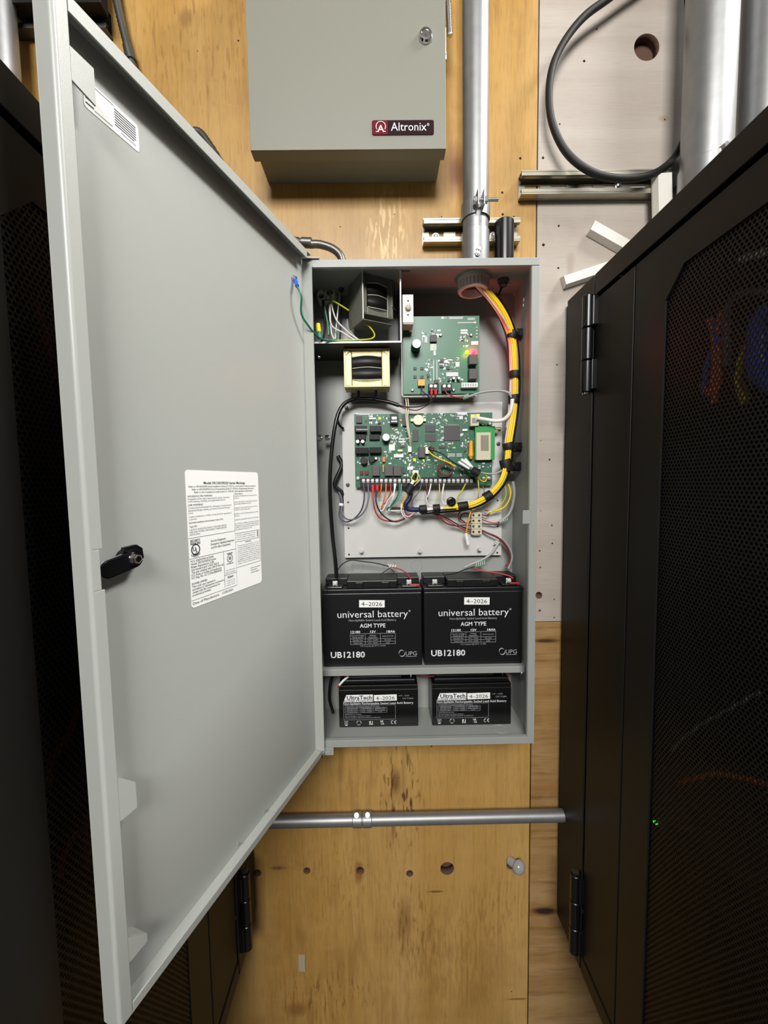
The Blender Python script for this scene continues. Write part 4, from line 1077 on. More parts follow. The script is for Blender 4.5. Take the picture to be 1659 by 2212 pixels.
bc.box((q.x - .0145, YC - .0050, q.z - .0028), (q.x + .0145, YC - .0001, q.z + .0028), 0, .0006); bc.build('coin_cell', 'cream_gold', cb)
for r in ((851, 981, 871.4, 988.3, .003, 'white'), (840, 960, 853, 973.5, .002, 'white'), (880, 1007.8, 892.4, 1015, .003, 'white'), (859, 971, 870, 975.5, .003, 'cream_gold'), (985, 890, 1009, 896, .0004, 'print_white'), (919, 966, 927.5, 980, .007, 'white'), (846, 945.5, 858, 948, .001, 'print_white'), (861, 947, 875, 950, .002, 'print_white'), (861, 952.5, 875, 956, .002, 'print_white'),
          (999, 926.5, 1010, 931, .002, 'white'), (992, 898, 1000, 906, .001, 'print_white'), (967, 980, 983, 982, .001, 'print_white'), (986, 980, 998, 982, .001, 'print_white'), (967, 984, 983, 986, .001, 'print_white'), (986, 984, 998, 986, .001, 'print_white'), (797, 902, 812, 906, .003, 'white'), (775, 893.5, 799, 896, .0004, 'print_white'), (881, 963, 889, 976.5, .007, 'white')):
    comp(cb, 'connector' if r[4] > .0025 else 'white_block', *r[:4], YC, r[4], r[5])
tb = comp(cb, 'terminal_block', 778, 1031, 1026, 1051, YC, .008, 'black', .0006)
for k in range(25):
    x = 785 + 9.75 * k
    sc2 = MB(); q = P(x, 1038, YC - .010)
    sc2.rev((q.x, YC - .008, q.z), (0, -1, 0), [(0, .0031), (.0012, .0031), (.0022, .0022), (.0022, .0)], 14); sc2.box((q.x - .0024, YC - .0086, q.z - .0040), (q.x + .0024, YC - .0081, q.z + .0030))
    sc2.build('terminal_screw', 'bright_zinc', cb)
screw(cb, 773, 1033, YC); screw(cb, 1057, 1033, YC); screw(cb, 1046, 1034, YC)
ej = comp(cb, 'network_jack', 1016.5, 894.5, 1034.5, 920, YC, .014, 'ivory', .0006)
q = MB(); rbox(q, 1018, 897, 1024, 901, YC - .014, .0006); q.build('yellow_light', 'yellow_led', ej); q = MB(); rbox(q, 1031, 894.5, 1036, 899, YC - .014, .0006); q.build('green_light', 'lime_led', ej)
q = MB(); rbox(q, 1020, 903, 1031, 914, YC - .014, .0004); q.build('jack_shield', 'steel', ej)
q = P(1019.5, 952, YC - .014); om = MB().rev((q.x, YC - .006, P(1019, 953, YC).z), (0, 0, -1), [(0, .0034), (.016, .0040), (.028, .0052), (.031, .0035), (.034, .0025)], 16); om.build('antenna_plug', 'amber', cb)
for (x, y, r, m_) in ((895.5, 993, 2.6, 'yellow_led'), (915, 994, 1.4, 'lime_led'), (820, 903.5, 2.2, 'lime_led'), (866, 908, 2.4, 'amber')):
    comp(cb, 'indicator_light', x - r, y - r, x + r, y + r, YC, .002, m_, .0006)
speckle(cb, [(796, 895, 842, 916, 26), (840, 918, 890, 962, 70), (905, 893, 1010, 917, 60), (996, 935, 1014, 965, 18), (830, 975, 905, 1003, 46), (905, 955, 1010, 990, 50), (870, 990, 960, 1028, 70), (960, 995, 1014, 1028, 34), (772, 983, 826, 1003, 22), (1040, 925, 1062, 940, 8), (1030, 1000, 1060, 1014, 12), (943, 919, 958, 955, 14)], YC, 'small_components', 3)
mod = comp(cb, 'radio_module', 1026, 921, 1069, 993, YC - .008, .002, 'module_green')
rb = MB(); rbox(rb, 1029, 934, 1060, 993.5, YC - .010, .0012, 0, .0003)
for k in range(9): rbox(rb, 1039 + k * 1.9, 940, 1040 + k * 1.9, 974, YC - .0112, .0001, 1, 0)
rb.build('module_label', ['ivory', 'ink_soft'], mod)
q = P(1072, 926, YC - .010); MB().cyl((q.x - .002, YC - .009, q.z), (q.x + .008, YC - .009, q.z), .0028, 12).build('antenna_socket', 'gold_zinc', mod)
for x, y in ((1030, 925), (1065, 990)):
    q = P(x, y, YC - .008); MB().cyl((q.x, YC - .0001, q.z), (q.x, YC - .008, q.z), .002, 10).build('spacer', 'white', mod)

# upper power board on its bent tray
YU = -.040
ub = thing('power_board', 'square green power circuit board with glowing lights at the upper right', 'circuit board', P(953, 852, YU + .0016))
a, b2 = P(871.5, 851.7, YU), P(1035.4, 682, YU)
MB().box((a.x, YU, a.z), (b2.x, YU + .0016, b2.z)).build('board', 'pcb_plain', ub)
a, b2 = P(868, 857, YU), P(1030, 690, YU)
tr = MB().box((a.x, YU + .010, a.z), (b2.x, YU + .0115, b2.z)); tr.box((a.x - .0006, YU - .006, a.z), (a.x + .0010, YU + .010, P(868, 735, YU).z)); tr.box((a.x + .001, YU - .001, a.z - .0006), (b2.x, YU + .010, a.z + .0010))
tr.box((a.x + .01, YU + .0115, a.z + .02), (a.x + .025, -.0032, b2.z - .02)); tr.build('tray', 'plate_grey', ub)
for x, y in ((876, 690), (1029, 690), (889, 841), (1029, 847)):
    q = P(x, y, YU); MB().cyl((q.x, YU + .0016, q.z), (q.x, YU + .0100, q.z), .003, 10).build('spacer', 'white', ub)
q = P(900, 742, YU - .026); r = .0085
c = MB().rev((q.x, YU - .0002, q.z), (0, -1, 0), [(0, r), (.0225, r), (.0235, r * .93), (.0245, r), (.026, r * .95)], 28, 0); c.rev((q.x, YU - .0256, q.z), (0, -1, 0), [(0, r * .93), (.0007, r * .88)], 28, 1); c.build('capacitor', ['black_gloss', 'white'], ub)
capac(ub, 980.5, 816.7, 3.2, YU, .009); capac(ub, 991.4, 816.7, 3.2, YU, .009)
for r in ((929.3, 723.3, 943.8, 737.8, .006), (950, 776, 958, 784, .002), (950, 788, 958, 794, .002), (965, 791, 971, 798, .002), (967, 817, 973, 823, .003), (922, 808, 928, 814, .002), (893, 793, 900, 799, .0015), (908, 793, 915, 799, .0015), (893, 811, 900, 817, .0015), (908, 811, 915, 817, .0015), (939, 820, 947, 828, .004)): comp(ub, 'chip', *r[:4], YU, r[4], 'chip')
for r in ((1013.7, 765, 1031.8, 786.6), (1013.7, 796, 1031.8, 818.5)): comp(ub, 'relay', *r, YU, .015, 'relay', .0008)
comp(ub, 'connector', 903, 820, 918, 833, YU, .008, 'amber'); comp(ub, 'connector', 997, 826.4, 1032.4, 836.6, YU, .010, 'white')
sl2 = MB()
for k in range(6): rbox(sl2, 999 + 5.4 * k, 828.5, 1002 + 5.4 * k, 834.5, YU - .010, .0002, 0, 0)
sl2.build('connector_slots', 'grey_wire', ub)
for (x0, x1) in ((926, 948), (955, 976)): comp(ub, 'terminal_block', x0, 829, x1, 844.5, YU, .009, 'black', .0006)
for x in (931.5, 940.5, 960, 970.3):
    q = P(x, 833.8, YU - .011); MB().rev((q.x, YU - .009, q.z), (0, -1, 0), [(0, .0033), (.0012, .0033), (.0020, .0022), (.002, 0)], 14).build('terminal_screw', 'bright_zinc', ub)
for r in ((883.5, 702, 890, 718.5, .0004), (984, 782, 992.6, 792, .0006), (936, 777.5, 937.6, 822, .0006), (943, 777.5, 944.6, 822, .0006), (912, 727, 913.5, 738, .0004), (936.5, 758, 941.5, 768, .0015), (917.3, 727.5, 923, 740, .0006), (995, 711.5, 1010, 715.5, .0003), (995, 717, 1010, 721, .0003), (949, 785, 958, 788, .0005), (959, 780, 967, 784, .0008), (1018, 737, 1033, 744.5, .0003), (964, 804, 990, 813, .0012)):
    comp(ub, 'white_block', *r[:4], YU, r[4], 'print_white', 0)
hd = MB()
for i in range(4):
    for j in range(5): rbox(hd, 930 + 3.4 * i, 743 + 2.9 * j, 932 + 3.4 * i, 744.8 + 2.9 * j, YU, .0006, 0, 0)
hd.build('pin_header', 'cream_gold', ub)['kind'] = 'stuff'
sk = MB()
for r in ((969, 684.5, 1001, 686.2), (971, 687, 999, 688.6), (1010, 686.5, 1026, 688), (1010, 689.5, 1026, 691), (953, 684, 959, 689), (960, 686, 965, 687.5), (988, 696, 1020, 697.6)): rbox(sk, *r, YU, .0002, 0, 0)
aw = P(1021, 696.6, YU); sk.plate([(0, -.0010), (.004, -.0010), (.004, -.0024), (.0072, 0), (.004, .0024), (.004, .0010), (0, .0010)], .0001, front((aw.x, YU - .0002, aw.z)))
for k in range(4): rbox(sk, 1028, 706 + k * 7, 1032, 707.5 + k * 7, YU, .0002, 0, 0)
sk.build('silkscreen', 'print_white', ub)
for x, y in ((952, 723), (1018, 723), (891, 842), (980, 842)): screw(ub, x, y, YU, .003, .003, 'steel')
speckle(ub, [(911, 712, 948, 728, 22), (920, 775, 934, 826, 22), (946, 772, 992, 800, 36), (990, 722, 1012, 750, 18), (948, 800, 962, 826, 10), (955, 818, 1000, 826, 10)], YU, 'small_components', 9)
LEDS = []
for (x, y, m_, nm) in ((1009.5, 759, 'lime_led', 'green_light'), (1024, 758.5, 'red_led', 'red_light')):
    q = P(x, y, YU - .007); l_ = MB().rev((q.x, YU - .0001, q.z), (0, -1, 0), [(0, .0032), (.004, .0032), (.0060, .0024), (.0070, .0)], 14).build(nm, m_, ub); LEDS.append(q)
for q, col, pw in ((LEDS[0], (0.75, 1.0, 0.05), .010), (LEDS[1], (1.0, .03, .10), .065)):
    pl = bpy.data.lights.new('indicator_glow', 'POINT'); pl.energy = pw; pl.color = col; pl.shadow_soft_size = .004
    o = bpy.data.objects.new('indicator_glow', pl); COL.objects.link(o); o.location = (q.x, YU - .013, q.z)

# metal divider forming the transformer compartment at the upper left
dv = thing('divider', 'thin bent sheet-metal divider around the upper left transformer', 'divider', P(775, 740, -.09))
xv = P(866, 660, -.096).x; zs = P(775, 739, -.096).z; zt2 = P(866, 584, -.096).z
MB().box((xv - .0012, -.096, zs), (xv + .0004, -.0031, zt2), 0, .0003).box((xv + .0004, -.096, zt2 - .0012), (xv + .016, -.0945, zt2)).build('wall', 'darksteel', dv)
MB().box((EL + T_ + .0002, -.096, zs - .0014), (xv - .0013, -.0031, zs), 0, .0003).box((EL + T_ + .0002, -.0965, zs - .0016), (xv + .0004, -.0961, zs + .0012), 1).box((xv - .0016, -.0965, zs + .0012), (xv + .0008, -.0961, zt2), 1).build('shelf', ['darksteel', 'paper'], dv)
for x, y in ((690, 747), (693, 771)):
    q = P(x, y, -.07); MB().rev((q.x - .004, q.y, q.z), (1, 0, -.2), [(0, .0034), (.003, .003), (.003, 0)], 12).build('screw', 'steel', dv)
ts = thing('tamper_switch', 'small white plate with a round button at the corner of the power board', 'switch', P(881, 697, -.075))
rbox(MB(), 869.5, 636, 893, 697, -.0735, .0016, 0, .0003).box((P(870, 697, -.0735).x, -.0735, P(881, 700, -.0735).z), (P(893, 697, -.0735).x, -.046, P(881, 697, -.0735).z)).build('plate', 'white', ts)
q = P(881.5, 664, -.078); MB().rev((q.x, -.0752, q.z), (0, -1, 0), [(0, .0060), (.001, .0060), (.0012, .0046), (.0050, .0042), (.0058, .003), (.0058, 0)], 20).build('button', 'ivory', ts)
for y in (650, 680): q = P(881.5, y, -.0752); MB().rev((q.x, -.0752, q.z), (0, -1, 0), [(0, .0017), (.0004, .0015)], 12).build('rivet', 'black', ts)


def transformer(label, cen, rotz, wd, ht, dp, mfr, group):
    """EI transformer in a pressed frame: frame ring, coil bobbin with taped winding, flange"""
    t = thing('transformer', label, 'transformer', (cen[0], cen[1], cen[2] - ht / 2), group)
    T = Matrix.Translation(cen) @ Matrix.Rotation(rotz, 4, 'Z')
    f = MB(); e = wd * .165; g = ht * .20
    f.box((-wd / 2, -dp / 2, -ht / 2), (-wd / 2 + e, dp / 2, ht / 2), 0, .0012, T); f.box((wd / 2 - e, -dp / 2, -ht / 2), (wd / 2, dp / 2, ht / 2), 0, .0012, T)
    f.box((-wd / 2 + e, -dp / 2, ht / 2 - g), (wd / 2 - e, dp / 2, ht / 2), 0, .0008, T); f.box((-wd / 2 + e, -dp / 2, -ht / 2), (wd / 2 - e, dp / 2, -ht / 2 + g), 0, .0008, T)
    f.build('core', mfr, t)
    s_ = MB(); dy = -dp / 2
    for z in (ht / 2 - .0012, -ht / 2 - .0006): s_.box((-wd / 2 - .001, dy - .0022, z), (wd / 2 + .001, dp / 2, z + .0018), 0, .0004, T)
    for sg in (-1, 1): s_.box((sg * (wd / 2 + .001), dy - .0022, -ht / 2 + .0012), (sg * (wd / 2 - .0014), dp / 2, ht / 2 - .0012), 0, .0004, T)
    for sx2 in (-1, 1):
        for sz in (-1, 1): s_.plate([(sx2 * wd * .47, sz * ht * .47), (sx2 * wd * .36, sz * ht * .47), (sx2 * wd * .47, sz * ht * .34)][::1], .0005, T @ basis((0, dy - .0012, 0), (1, 0, 0), (0, 0, 1), (0, -1, 0)))
    s_.build('frame', mfr, t)
    c = MB(); cw = wd / 2 - e - .0008; chh = ht / 2 - g - .0008
    for (z0, z1) in ((.0008, chh), (-chh, -.0008)):
        vs = []; fs = []; n = 12
        for k in range(n + 1):
            u = k / n; x = -cw + 2 * cw * u; y = dy - .0035 * math.sin(math.pi * u) - .0005; bz = .0016 * math.sin(math.pi * u)
            vs += [(x, y, z0 + (0 if z0 > 0 else -bz)), (x, y, z1 + (bz if z0 > 0 else 0)), (x, dp / 2 * .8, z0), (x, dp / 2 * .8, z1)]
        for k in range(n):
            b3 = k * 4; fs += [(b3, b3 + 4, b3 + 5, b3 + 1), (b3 + 1, b3 + 5, b3 + 7, b3 + 3), (b3 + 2, b3 + 6, b3 + 4, b3)]
        c.add(vs, fs, 0, True, T)
    c.build('winding', 'black', t)
    tp = MB()
    for z, h_ in ((chh - .0002, .0013), (-.0007, .0014), (-chh - .0012, .0013)):
        pts = [T @ Vector((-cw + 2 * cw * k / 12, dy - .0038 * math.sin(math.pi * k / 12) - .0006, z + (.0016 * math.sin(math.pi * k / 12)) * (1 if z > .003 else (-1 if z < -.003 else .6)))) for k in range(13)]
        tp.tube(pts, .0007, 6, 0, sub=0)
    tp.build('tape', 'ivory', t)
    return t, T


a, b2 = P(745, 836, -.075), P(840, 753, -.075)
tB, TB = transformer('pale gold framed transformer hanging below the divider shelf', Vector(((a.x + b2.x) / 2, -.054, (a.z + b2.z) / 2)), 0, b2.x - a.x, b2.z - a.z, .040, 'gold_zinc', 'transformers')
q = P(805, 650, -.055)
tA, TA = transformer('dark framed transformer turned sideways inside the divider compartment', Vector((q.x, -.054, q.z)), math.radians(27), .058, .066, .036, 'strut_dark', 'transformers')
fl = MB(); fl.box((-.0310, -.024, -.044), (-.0296, .036, .046), 0, .0004, TA); fl.box((-.0310, -.024, -.0455), (.026, .020, -.0440), 0, .0003, TA); fl.box((-.0314, -.0246, -.044), (-.0294, -.0239, .046), 1, 0, TA)
fl.build('bracket', ['strut_dark', 'paper'], tA)
q = P(762, 591, -.07); MB().rev((q.x, q.y, q.z + .004), (0, 0, -1), [(0, .006), (.002, .0055), (.004, .003), (.008, .0025), (.008, 0)], 12).build('screw', 'steel', tA)

# bushing where the tall conduit enters, and its neighbour
bs = thing('bushing', 'grey plastic conduit bushing under the cabinet top', 'bushing', (px_, -.060, .378))
zb_ = ET - T_; q = P(1022, 620, -.060)
MB().rev((q.x, -.060, zb_), (0, 0, -1), [(0, .0275), (.006, .0275), (.007, .0262), (.022, .0262), (.0235, .0250), (.0235, .0205), (.010, .0200)], 36, caps=False).build('ring', 'plate_grey', bs)
rg = MB()
for k in range(28):
    a = 2 * R3 * k / 28; rg.box((-.0006, -.0008, 0), (.0012, .0008, .013), 0, 0, Matrix.Translation((q.x, -.060, zb_ - .0205)) @ Matrix.Rotation(a, 4, 'Z') @ Matrix.Translation((.0262, 0, 0)))
rg.build('ribs', 'plate_grey', bs)
q = P(1087, 606, -.055); pb = thing('cable_gland', 'dark cable gland under the cabinet top beside the bushing', 'gland', (q.x, -.055, q.z))
MB().rev((q.x, -.055, zb_), (0, 0, -1), [(0, .010), (.004, .010), (.005, .0075), (.011, .007), (.012, .003)], 20).build('nut', 'darksteel', pb)
MB().box((q.x + .004, -.068, zb_ - .013), (q.x + .012, -.064, zb_ - .0105), 0, .0006).build('screw', 'steel', pb)

# terminal strip (ivory screw connector)
tsx = thing('terminal_strip', 'ivory plastic strip of screw connectors low on the plate', 'terminal strip', P(1030, 1156, YP))
ms = MB()
for k in range(4): rbox(ms, 1018.5, 1108 + 12 * k, 1041, 1119 + 12 * k, YP - .0001, .013, 0, .0008)
rbox(ms, 1022, 1106, 1037, 1157, YP - .0001, .011, 0, .0006); ms.build('body', 'ivory', tsx)
for k in range(4):
    for x in (1022.5, 1035): q = P(x, 1113 + 12 * k, YP - .0132); MB().rev((q.x, YP - .0128, q.z), (0, -1, 0), [(0, .0024), (.0012, .0022), (.0012, .0014), (.0004, .0012)], 12).build('screw', 'darksteel', tsx)
screw(tsx, 1032, 1101, YP, .006, .0042, 'ivory', 'mounting_screw')

# ------------------------------------------------------------------ wiring
def W(label, pts, r, m, name='wire', cat='wire', group=None, sub=5, n=8, parts=()):
    """pts: (px, py, depth Y)"""
    o = MB().tube([P(*p) for p in pts], r, n, sub=sub).build(name, m)
    tag(o, label, cat, group)
    for (pn_, a, b3, pr_, pm) in parts: MB().cyl(P(*a), P(*b3), pr_, 12, 0, ch=.0006).build(pn_, pm, o)
    return o


gT = 'wires under the lower circuit board'; y0 = YC - .009
W('purple wire in the two-wire loop left of the lower board', [(785, 1045, y0), (787, 1075, -.040), (780, 1103, -.038), (763, 1122, -.034), (745, 1127, -.03), (733, 1114, -.026), (735, 1092, -.022), (734, 1070, -.016), (724, 1050, -.012)], .0014, 'purple', group=gT, parts=[('tie', (733, 1090, -.024), (741, 1091, -.024), .0030, 'white')])
W('grey wire in the two-wire loop left of the lower board', [(795, 1045, y0), (796, 1078, -.042), (786, 1106, -.045), (767, 1121, -.042), (749, 1121, -.038), (739, 1108, -.031), (738, 1092, -.0245), (738, 1076, -.018), (728, 1052, -.013)], .0014, 'dark_grey_wire', group=gT)
W('red wire with a red crimp under the left of the lower board', [(805, 1050, y0), (806, 1075, -.042), (810, 1102, -.042), (822, 1120, -.040), (842, 1126, -.038), (862, 1124, -.036), (884, 1113, -.036), (904, 1102, -.038)], .0014, 'red_wire', group=gT, parts=[('crimp', (805, 1047, y0), (805.5, 1063, y0 - .001), .0032, 'red')])
W('black wire with a red crimp under the left of the lower board', [(815, 1050, y0), (812, 1080, -.044), (820, 1104, -.043), (836, 1120, -.041), (855, 1127, -.0395), (874, 1121, -.037)], .0014, 'black', group=gT, parts=[('crimp', (815, 1047, y0), (814.5, 1063, y0 - .001), .0032, 'red')])
W('short orange wire beside the red crimps', [(824, 1045, y0), (823, 1058, -.038), (818, 1072, -.032)], .0012, 'orange', group=gT)
W('orange wire third from the red crimps', [(834, 1045, y0), (833, 1066, -.040), (828, 1085, -.036), (826, 1098, -.034)], .0012, 'orange', group=gT)
W('pinkish red wire between the orange and white wires under the board', [(844, 1045, y0), (843, 1066, -.042), (834, 1084, -.038), (826, 1092, -.034), (824, 1102, -.034)], .0012, 'red_wire', group=gT)
W('white wire curling left below the lower board', [(852, 1045, y0), (851, 1064, -.043), (838, 1080, -.040), (832, 1094, -.038), (826, 1103, -.036), (817, 1103, -.034)], .0013, 'white_wire', group=gT)
W('white wire bent square into the black sleeve below the board', [(855, 1045, y0), (850, 1072, -.044), (843, 1090, -.040), (840, 1099, -.036), (842, 1103, -.036), (858, 1103, -.036), (872, 1100, -.038)], .0012, 'white_wire', group=gT)
W('green wire below the lower board next to the white ones', [(863, 1045, y0), (861, 1066, -.043), (850, 1086, -.040), (838, 1098, -.037), (836, 1102, -.036)], .0014, 'green_wire', group=gT)
W('pale green wire alongside the green wire below the board', [(867, 1046, y0), (864, 1070, -.042), (852, 1088, -.039), (844, 1096, -.037), (843, 1104, -.036)], .0013, 'mint', group=gT)
W('thin dark wire falling to the middle of the cable bundle', [(911, 1045, y0), (905, 1062, -.040), (892, 1080, -.038), (890, 1092, -.036), (896, 1098, -.036)], .0010, 'dark_grey_wire', group=gT)
W('thin maroon wire just right of the black wrap', [(921, 1045, y0), (922, 1060, -.038), (924, 1078, -.033)], .0010, 'maroon', group=gT)
W('white wire dropping onto the middle of the cable bundle', [(931, 1045, y0), (927, 1064, -.043), (921, 1078, -.041), (925, 1090, -.038), (933, 1094, -.036)], .0013, 'white_wire', group=gT)
W('pale yellow wire in the middle under the board', [(949, 1045, y0), (949, 1064, -.040), (944, 1080, -.036), (938, 1090, -.034)], .0010, 'pale_yellow', group=gT)
W('white wire looping down to the round tie mount', [(959, 1045, y0), (956, 1064, -.043), (955, 1080, -.041), (959, 1088, -.040), (966, 1092, -.040)], .0014, 'white_wire', group=gT)
W('yellow wire slanting left from the right-hand terminals', [(1006, 1045, y0), (997, 1062, -.042), (989, 1074, -.040), (987, 1088, -.038)], .0012, 'yellow_green', group=gT)
W('pale yellow wire hanging straight near the right end of the board', [(1032, 1028, -.040), (1034, 1052, -.044), (1034, 1068, -.040), (1032, 1078, -.030)], .0010, 'pale_yellow', group=gT)
W('thin grey wire curling at the right end of the board', [(1043, 1050, -.034), (1046, 1063, -.038), (1041, 1072, -.034), (1029, 1079, -.026)], .0009, 'dark_grey_wire', group=gT)

# main cable bundle: strands and ties move as one
cbun = thing('cable_bundle', 'strapped bundle of yellow and black cables curving down the right side', 'cable', P(1112, 800, -.055))
main = [(1035, 612, -.062), (1062, 640, -.062), (1084, 672, -.058), (1099, 705, -.054), (1108, 740, -.050), (1112, 790, -.050), (1112, 850, -.050), (1107, 900, -.050), (1099, 950, -.052), (1094, 1000, -.053), (1083, 1038, -.054), (1062, 1064, -.052), (1035, 1082, -.048), (1005, 1092, -.046), (965, 1096, -.044), (930, 1099, -.043), (905, 1101, -.042)]
dense = smooth_path([Vector(p) for p in main], 6)


def strand(name, off, dY, r, m, i0=0, i1=None, parent=cbun, wob=0.0, ph=0.0):
    pts = []
    D_ = dense[i0:i1]
    for k, p in enumerate(D_):
        a = dense[max(0, i0 + k - 1)]; b3 = dense[min(len(dense) - 1, i0 + k + 1)]
        tx, ty = b3.x - a.x, b3.y - a.y; l = math.hypot(tx, ty) or 1
        o_ = off + wob * math.sin(ph + (i0 + k) * .22)
        pts.append(P(p.x - ty / l * -o_ * -1, p.y + tx / l * o_ * -1 * -1 if False else p.y + tx / l * o_, p.z + dY))
    return MB().tube(pts, r, 10, sub=0).build(name, m, parent)


strand('yellow_cable', 2.5, -.004, .0026, 'yellow', 2, 84); strand('yellow_cable', -1.0, -.0058, .0026, 'yellow', 2, 86, wob=.5); strand('yellow_cable', -4.6, -.004, .0025, 'yellow', 4, 82, wob=.8, ph=1)
strand('pink_wire', 6.5, -.001, .0021, 'pink', 0, 50); strand('white_wire', 8.5, .002, .0022, 'white_wire', 0, 46, wob=1.0); strand('cream_wire', 4, -.0075, .0014, 'ivory', 0, 20, wob=3)
strand('black_cable', -7.6, .002, .0036, 'black_gloss', 6, 96); strand('black_cable', 10, .005, .0030, 'black_gloss', 0, 30); strand('black_cable', -3, .006, .0036, 'black_gloss', 30, 97)
strand('white_cable', -1, -.001, .0026, 'white_wire', 82, 95)


def tie(x, y, ang, half, L, Y, name='strap', r=None):
    q = P(x, y, Y); u = Vector((math.cos(math.radians(ang)), 0, math.sin(math.radians(ang)))); rr = r or half / 1190
    MB().rev(q - u * L / 2, u, [(0, rr * .97), (.0006, rr), (L - .0006, rr), (L, rr * .97)], 20).build(name, 'tape_black', cbun)


for (x, y, ang, half, L) in ((1106, 724, 68, 11, .013), (1112, 809, 88, 11.5, .012), (1110, 862, 95, 12, .014), (1098, 964, 102, 12, .013), (1093, 1005, 103, 12.5, .022), (1054, 1072, 210, 11, .015), (1000, 1093, 187, 9.5, .018), (943, 1098, 184, 9, .012), (914, 1100, 184, 9.5, .013)):
    tie(x, y, ang, half, L, -.052)
for (x, y) in ((1121, 722), (1118, 966), (1112, 1008)): 
    q = P(x, y, -.046); MB().box((q.x - .007, q.y - .006, q.z - .0085), (q.x + .010, q.y + .012, q.z + .0085), 0, .002).cyl((q.x, q.y - .006, q.z), (q.x, q.y - .009, q.z), .0055, 16).build('tie_mount', 'black_gloss', cbun)
q = P(974, 1084, -.050); MB().rev((q.x, q.y, q.z), (0, -1, 0), [(0, .0075), (.003, .0090), (.006, .0080), (.007, .0055), (.005, .003)], 24).build('tie_mount', 'black_gloss', cbun)

W('white network cable looping from the board jack into the bundle', [(1031, 903, YC - .018), (1048, 906, -.046), (1068, 909, -.050), (1086, 907, -.054), (1099, 896, -.058), (1105, 880, -.060), (1107, 862, -.060)], .0036, 'white_wire', 'network_cable', 'cable', n=10)
W('grey cable ending in a coil at the bottom of the power board', [(1105, 858, -.058), (1098, 848, -.058), (1080, 844, -.056), (1058, 845, -.054), (1035, 849, -.052), (1012, 857, -.050)], .0021, 'grey_wire', 'cable', 'cable', n=8)


def coil(label, x, y, Y, L, r, turns, m, ang, rw=.0011):
    u = P(x, y, Y); dx = Vector((math.cos(math.radians(ang)), 0, math.sin(math.radians(ang)))); v = dx.cross(Vector((0, 1, 0)))
    pts = [u + dx * (L * (k / (turns * 10) - .5)) + (v * math.cos(2 * R3 * k / 10) + Vector((0, 1, 0)) * math.sin(2 * R3 * k / 10)) * r for k in range(turns * 10 + 1)]
    o = MB().tube(pts, rw, 6, sub=0).build('wire_coil', m); tag(o, label, 'wire', 'wire coils around cable ends'); return o


coil('small wire coil at the bottom of the power board', 1006, 857, -.050, .010, .0035, 4, 'resistor_green', 15)
coil('pale wire coil above the right large battery', 1036, 1219, -.030, .020, .0042, 5, 'resistor_green', 12)
coil('pale wire coil right of the ivory terminal strip', 1086, 1125, -.030, .018, .0034, 5, 'resistor_green', 18)
coil('small white coil low at the right edge of the plate', 1072, 1174, -.022, .008, .0034, 2, 'white_wire', 60)
coil('small white coil above the left large battery', 847, 1223, -.030, .014, .0026, 3, 'white_wire', -8)
W('red lead from the power board to the coiled grey cable', [(961, 842, YU - .008), (966, 850, -.052), (980, 857, -.052), (1000, 860, -.050)], .0011, 'red_wire')
W('red jumper with red sleeve left at the power board terminals', [(932, 842, YU - .008), (932, 855, -.052), (930, 868, -.048), (918, 878, -.044), (900, 886, -.042), (878, 883, -.040), (858, 876, -.036)], .0012, 'maroon', parts=[('sleeve', (932, 842, YU - .008), (932, 853, -.051), .0026, 'red')])
W('black jumper with red sleeve right at the power board terminals', [(941, 842, YU - .008), (941, 855, -.053), (934, 866, -.050), (920, 874, -.046), (900, 879, -.044), (878, 879, -.042), (858, 874, -.038)], .0012, 'black', parts=[('sleeve', (941, 842, YU - .008), (941, 853, -.052), .0026, 'red')])
W('short blue black leads under the amber connector', [(911, 832, YU - .006), (911, 842, -.050), (918, 850, -.050), (928, 858, -.048)], .0011, 'blue_dark')
W('black jacketed cable arching left and down to the left large battery', [(862, 876, -.037), (840, 869, -.036), (805, 863, -.036), (772, 862, -.038), (748, 869, -.042), (733, 888, -.046), (724, 920, -.050), (717, 970, -.052), (713, 1030, -.054), (714, 1090, -.054), (718, 1150, -.054), (724, 1205, -.058), (727, 1248, -.060)], .0036, 'black_gloss', 'battery_cable', 'cable', n=10)
W('dark cable from the lower transformer joining the black arch', [(775, 846, -.050), (773, 858, -.044), (752, 866, -.036), (737, 878, -.034), (729, 900, -.032), (733, 918, -.026), (742, 926, -.020)], .0022, 'black', 'battery_cable', 'cable')
W('left blue lead under the lower transformer', [(773, 838, -.050), (774, 852, -.046), (772, 862, -.040)], .0026, 'blue_dark')
W('right blue lead under the lower transformer', [(812, 838, -.050), (812, 851, -.046), (808, 862, -.040)], .0026, 'blue_dark')
for dx, lb_ in ((0, 'left'), (4.5, 'right')):
    W('%s of the two cream wires running down across the coin cell' % lb_, [(875 + dx, 852, -.034), (877 + dx, 866, -.036), (878 + dx, 882, -.040), (877 + dx * .8, 900, -.044), (880 + dx * .6, 925, -.046), (884 + dx * .5, 945, -.044), (886 + dx * .3, 964, YC - .007)], .0012, 'ivory', group='cream twin wires')
W('flat black strap sticking out at the left edge of the plate', [(730, 985, -.010), (738, 1005, -.012), (726, 1035, -.016), (724, 1050, -.016), (740, 1066, -.012), (738, 1085, -.010)], .0040, 'black', 'cable_strap', 'cable', n=8)
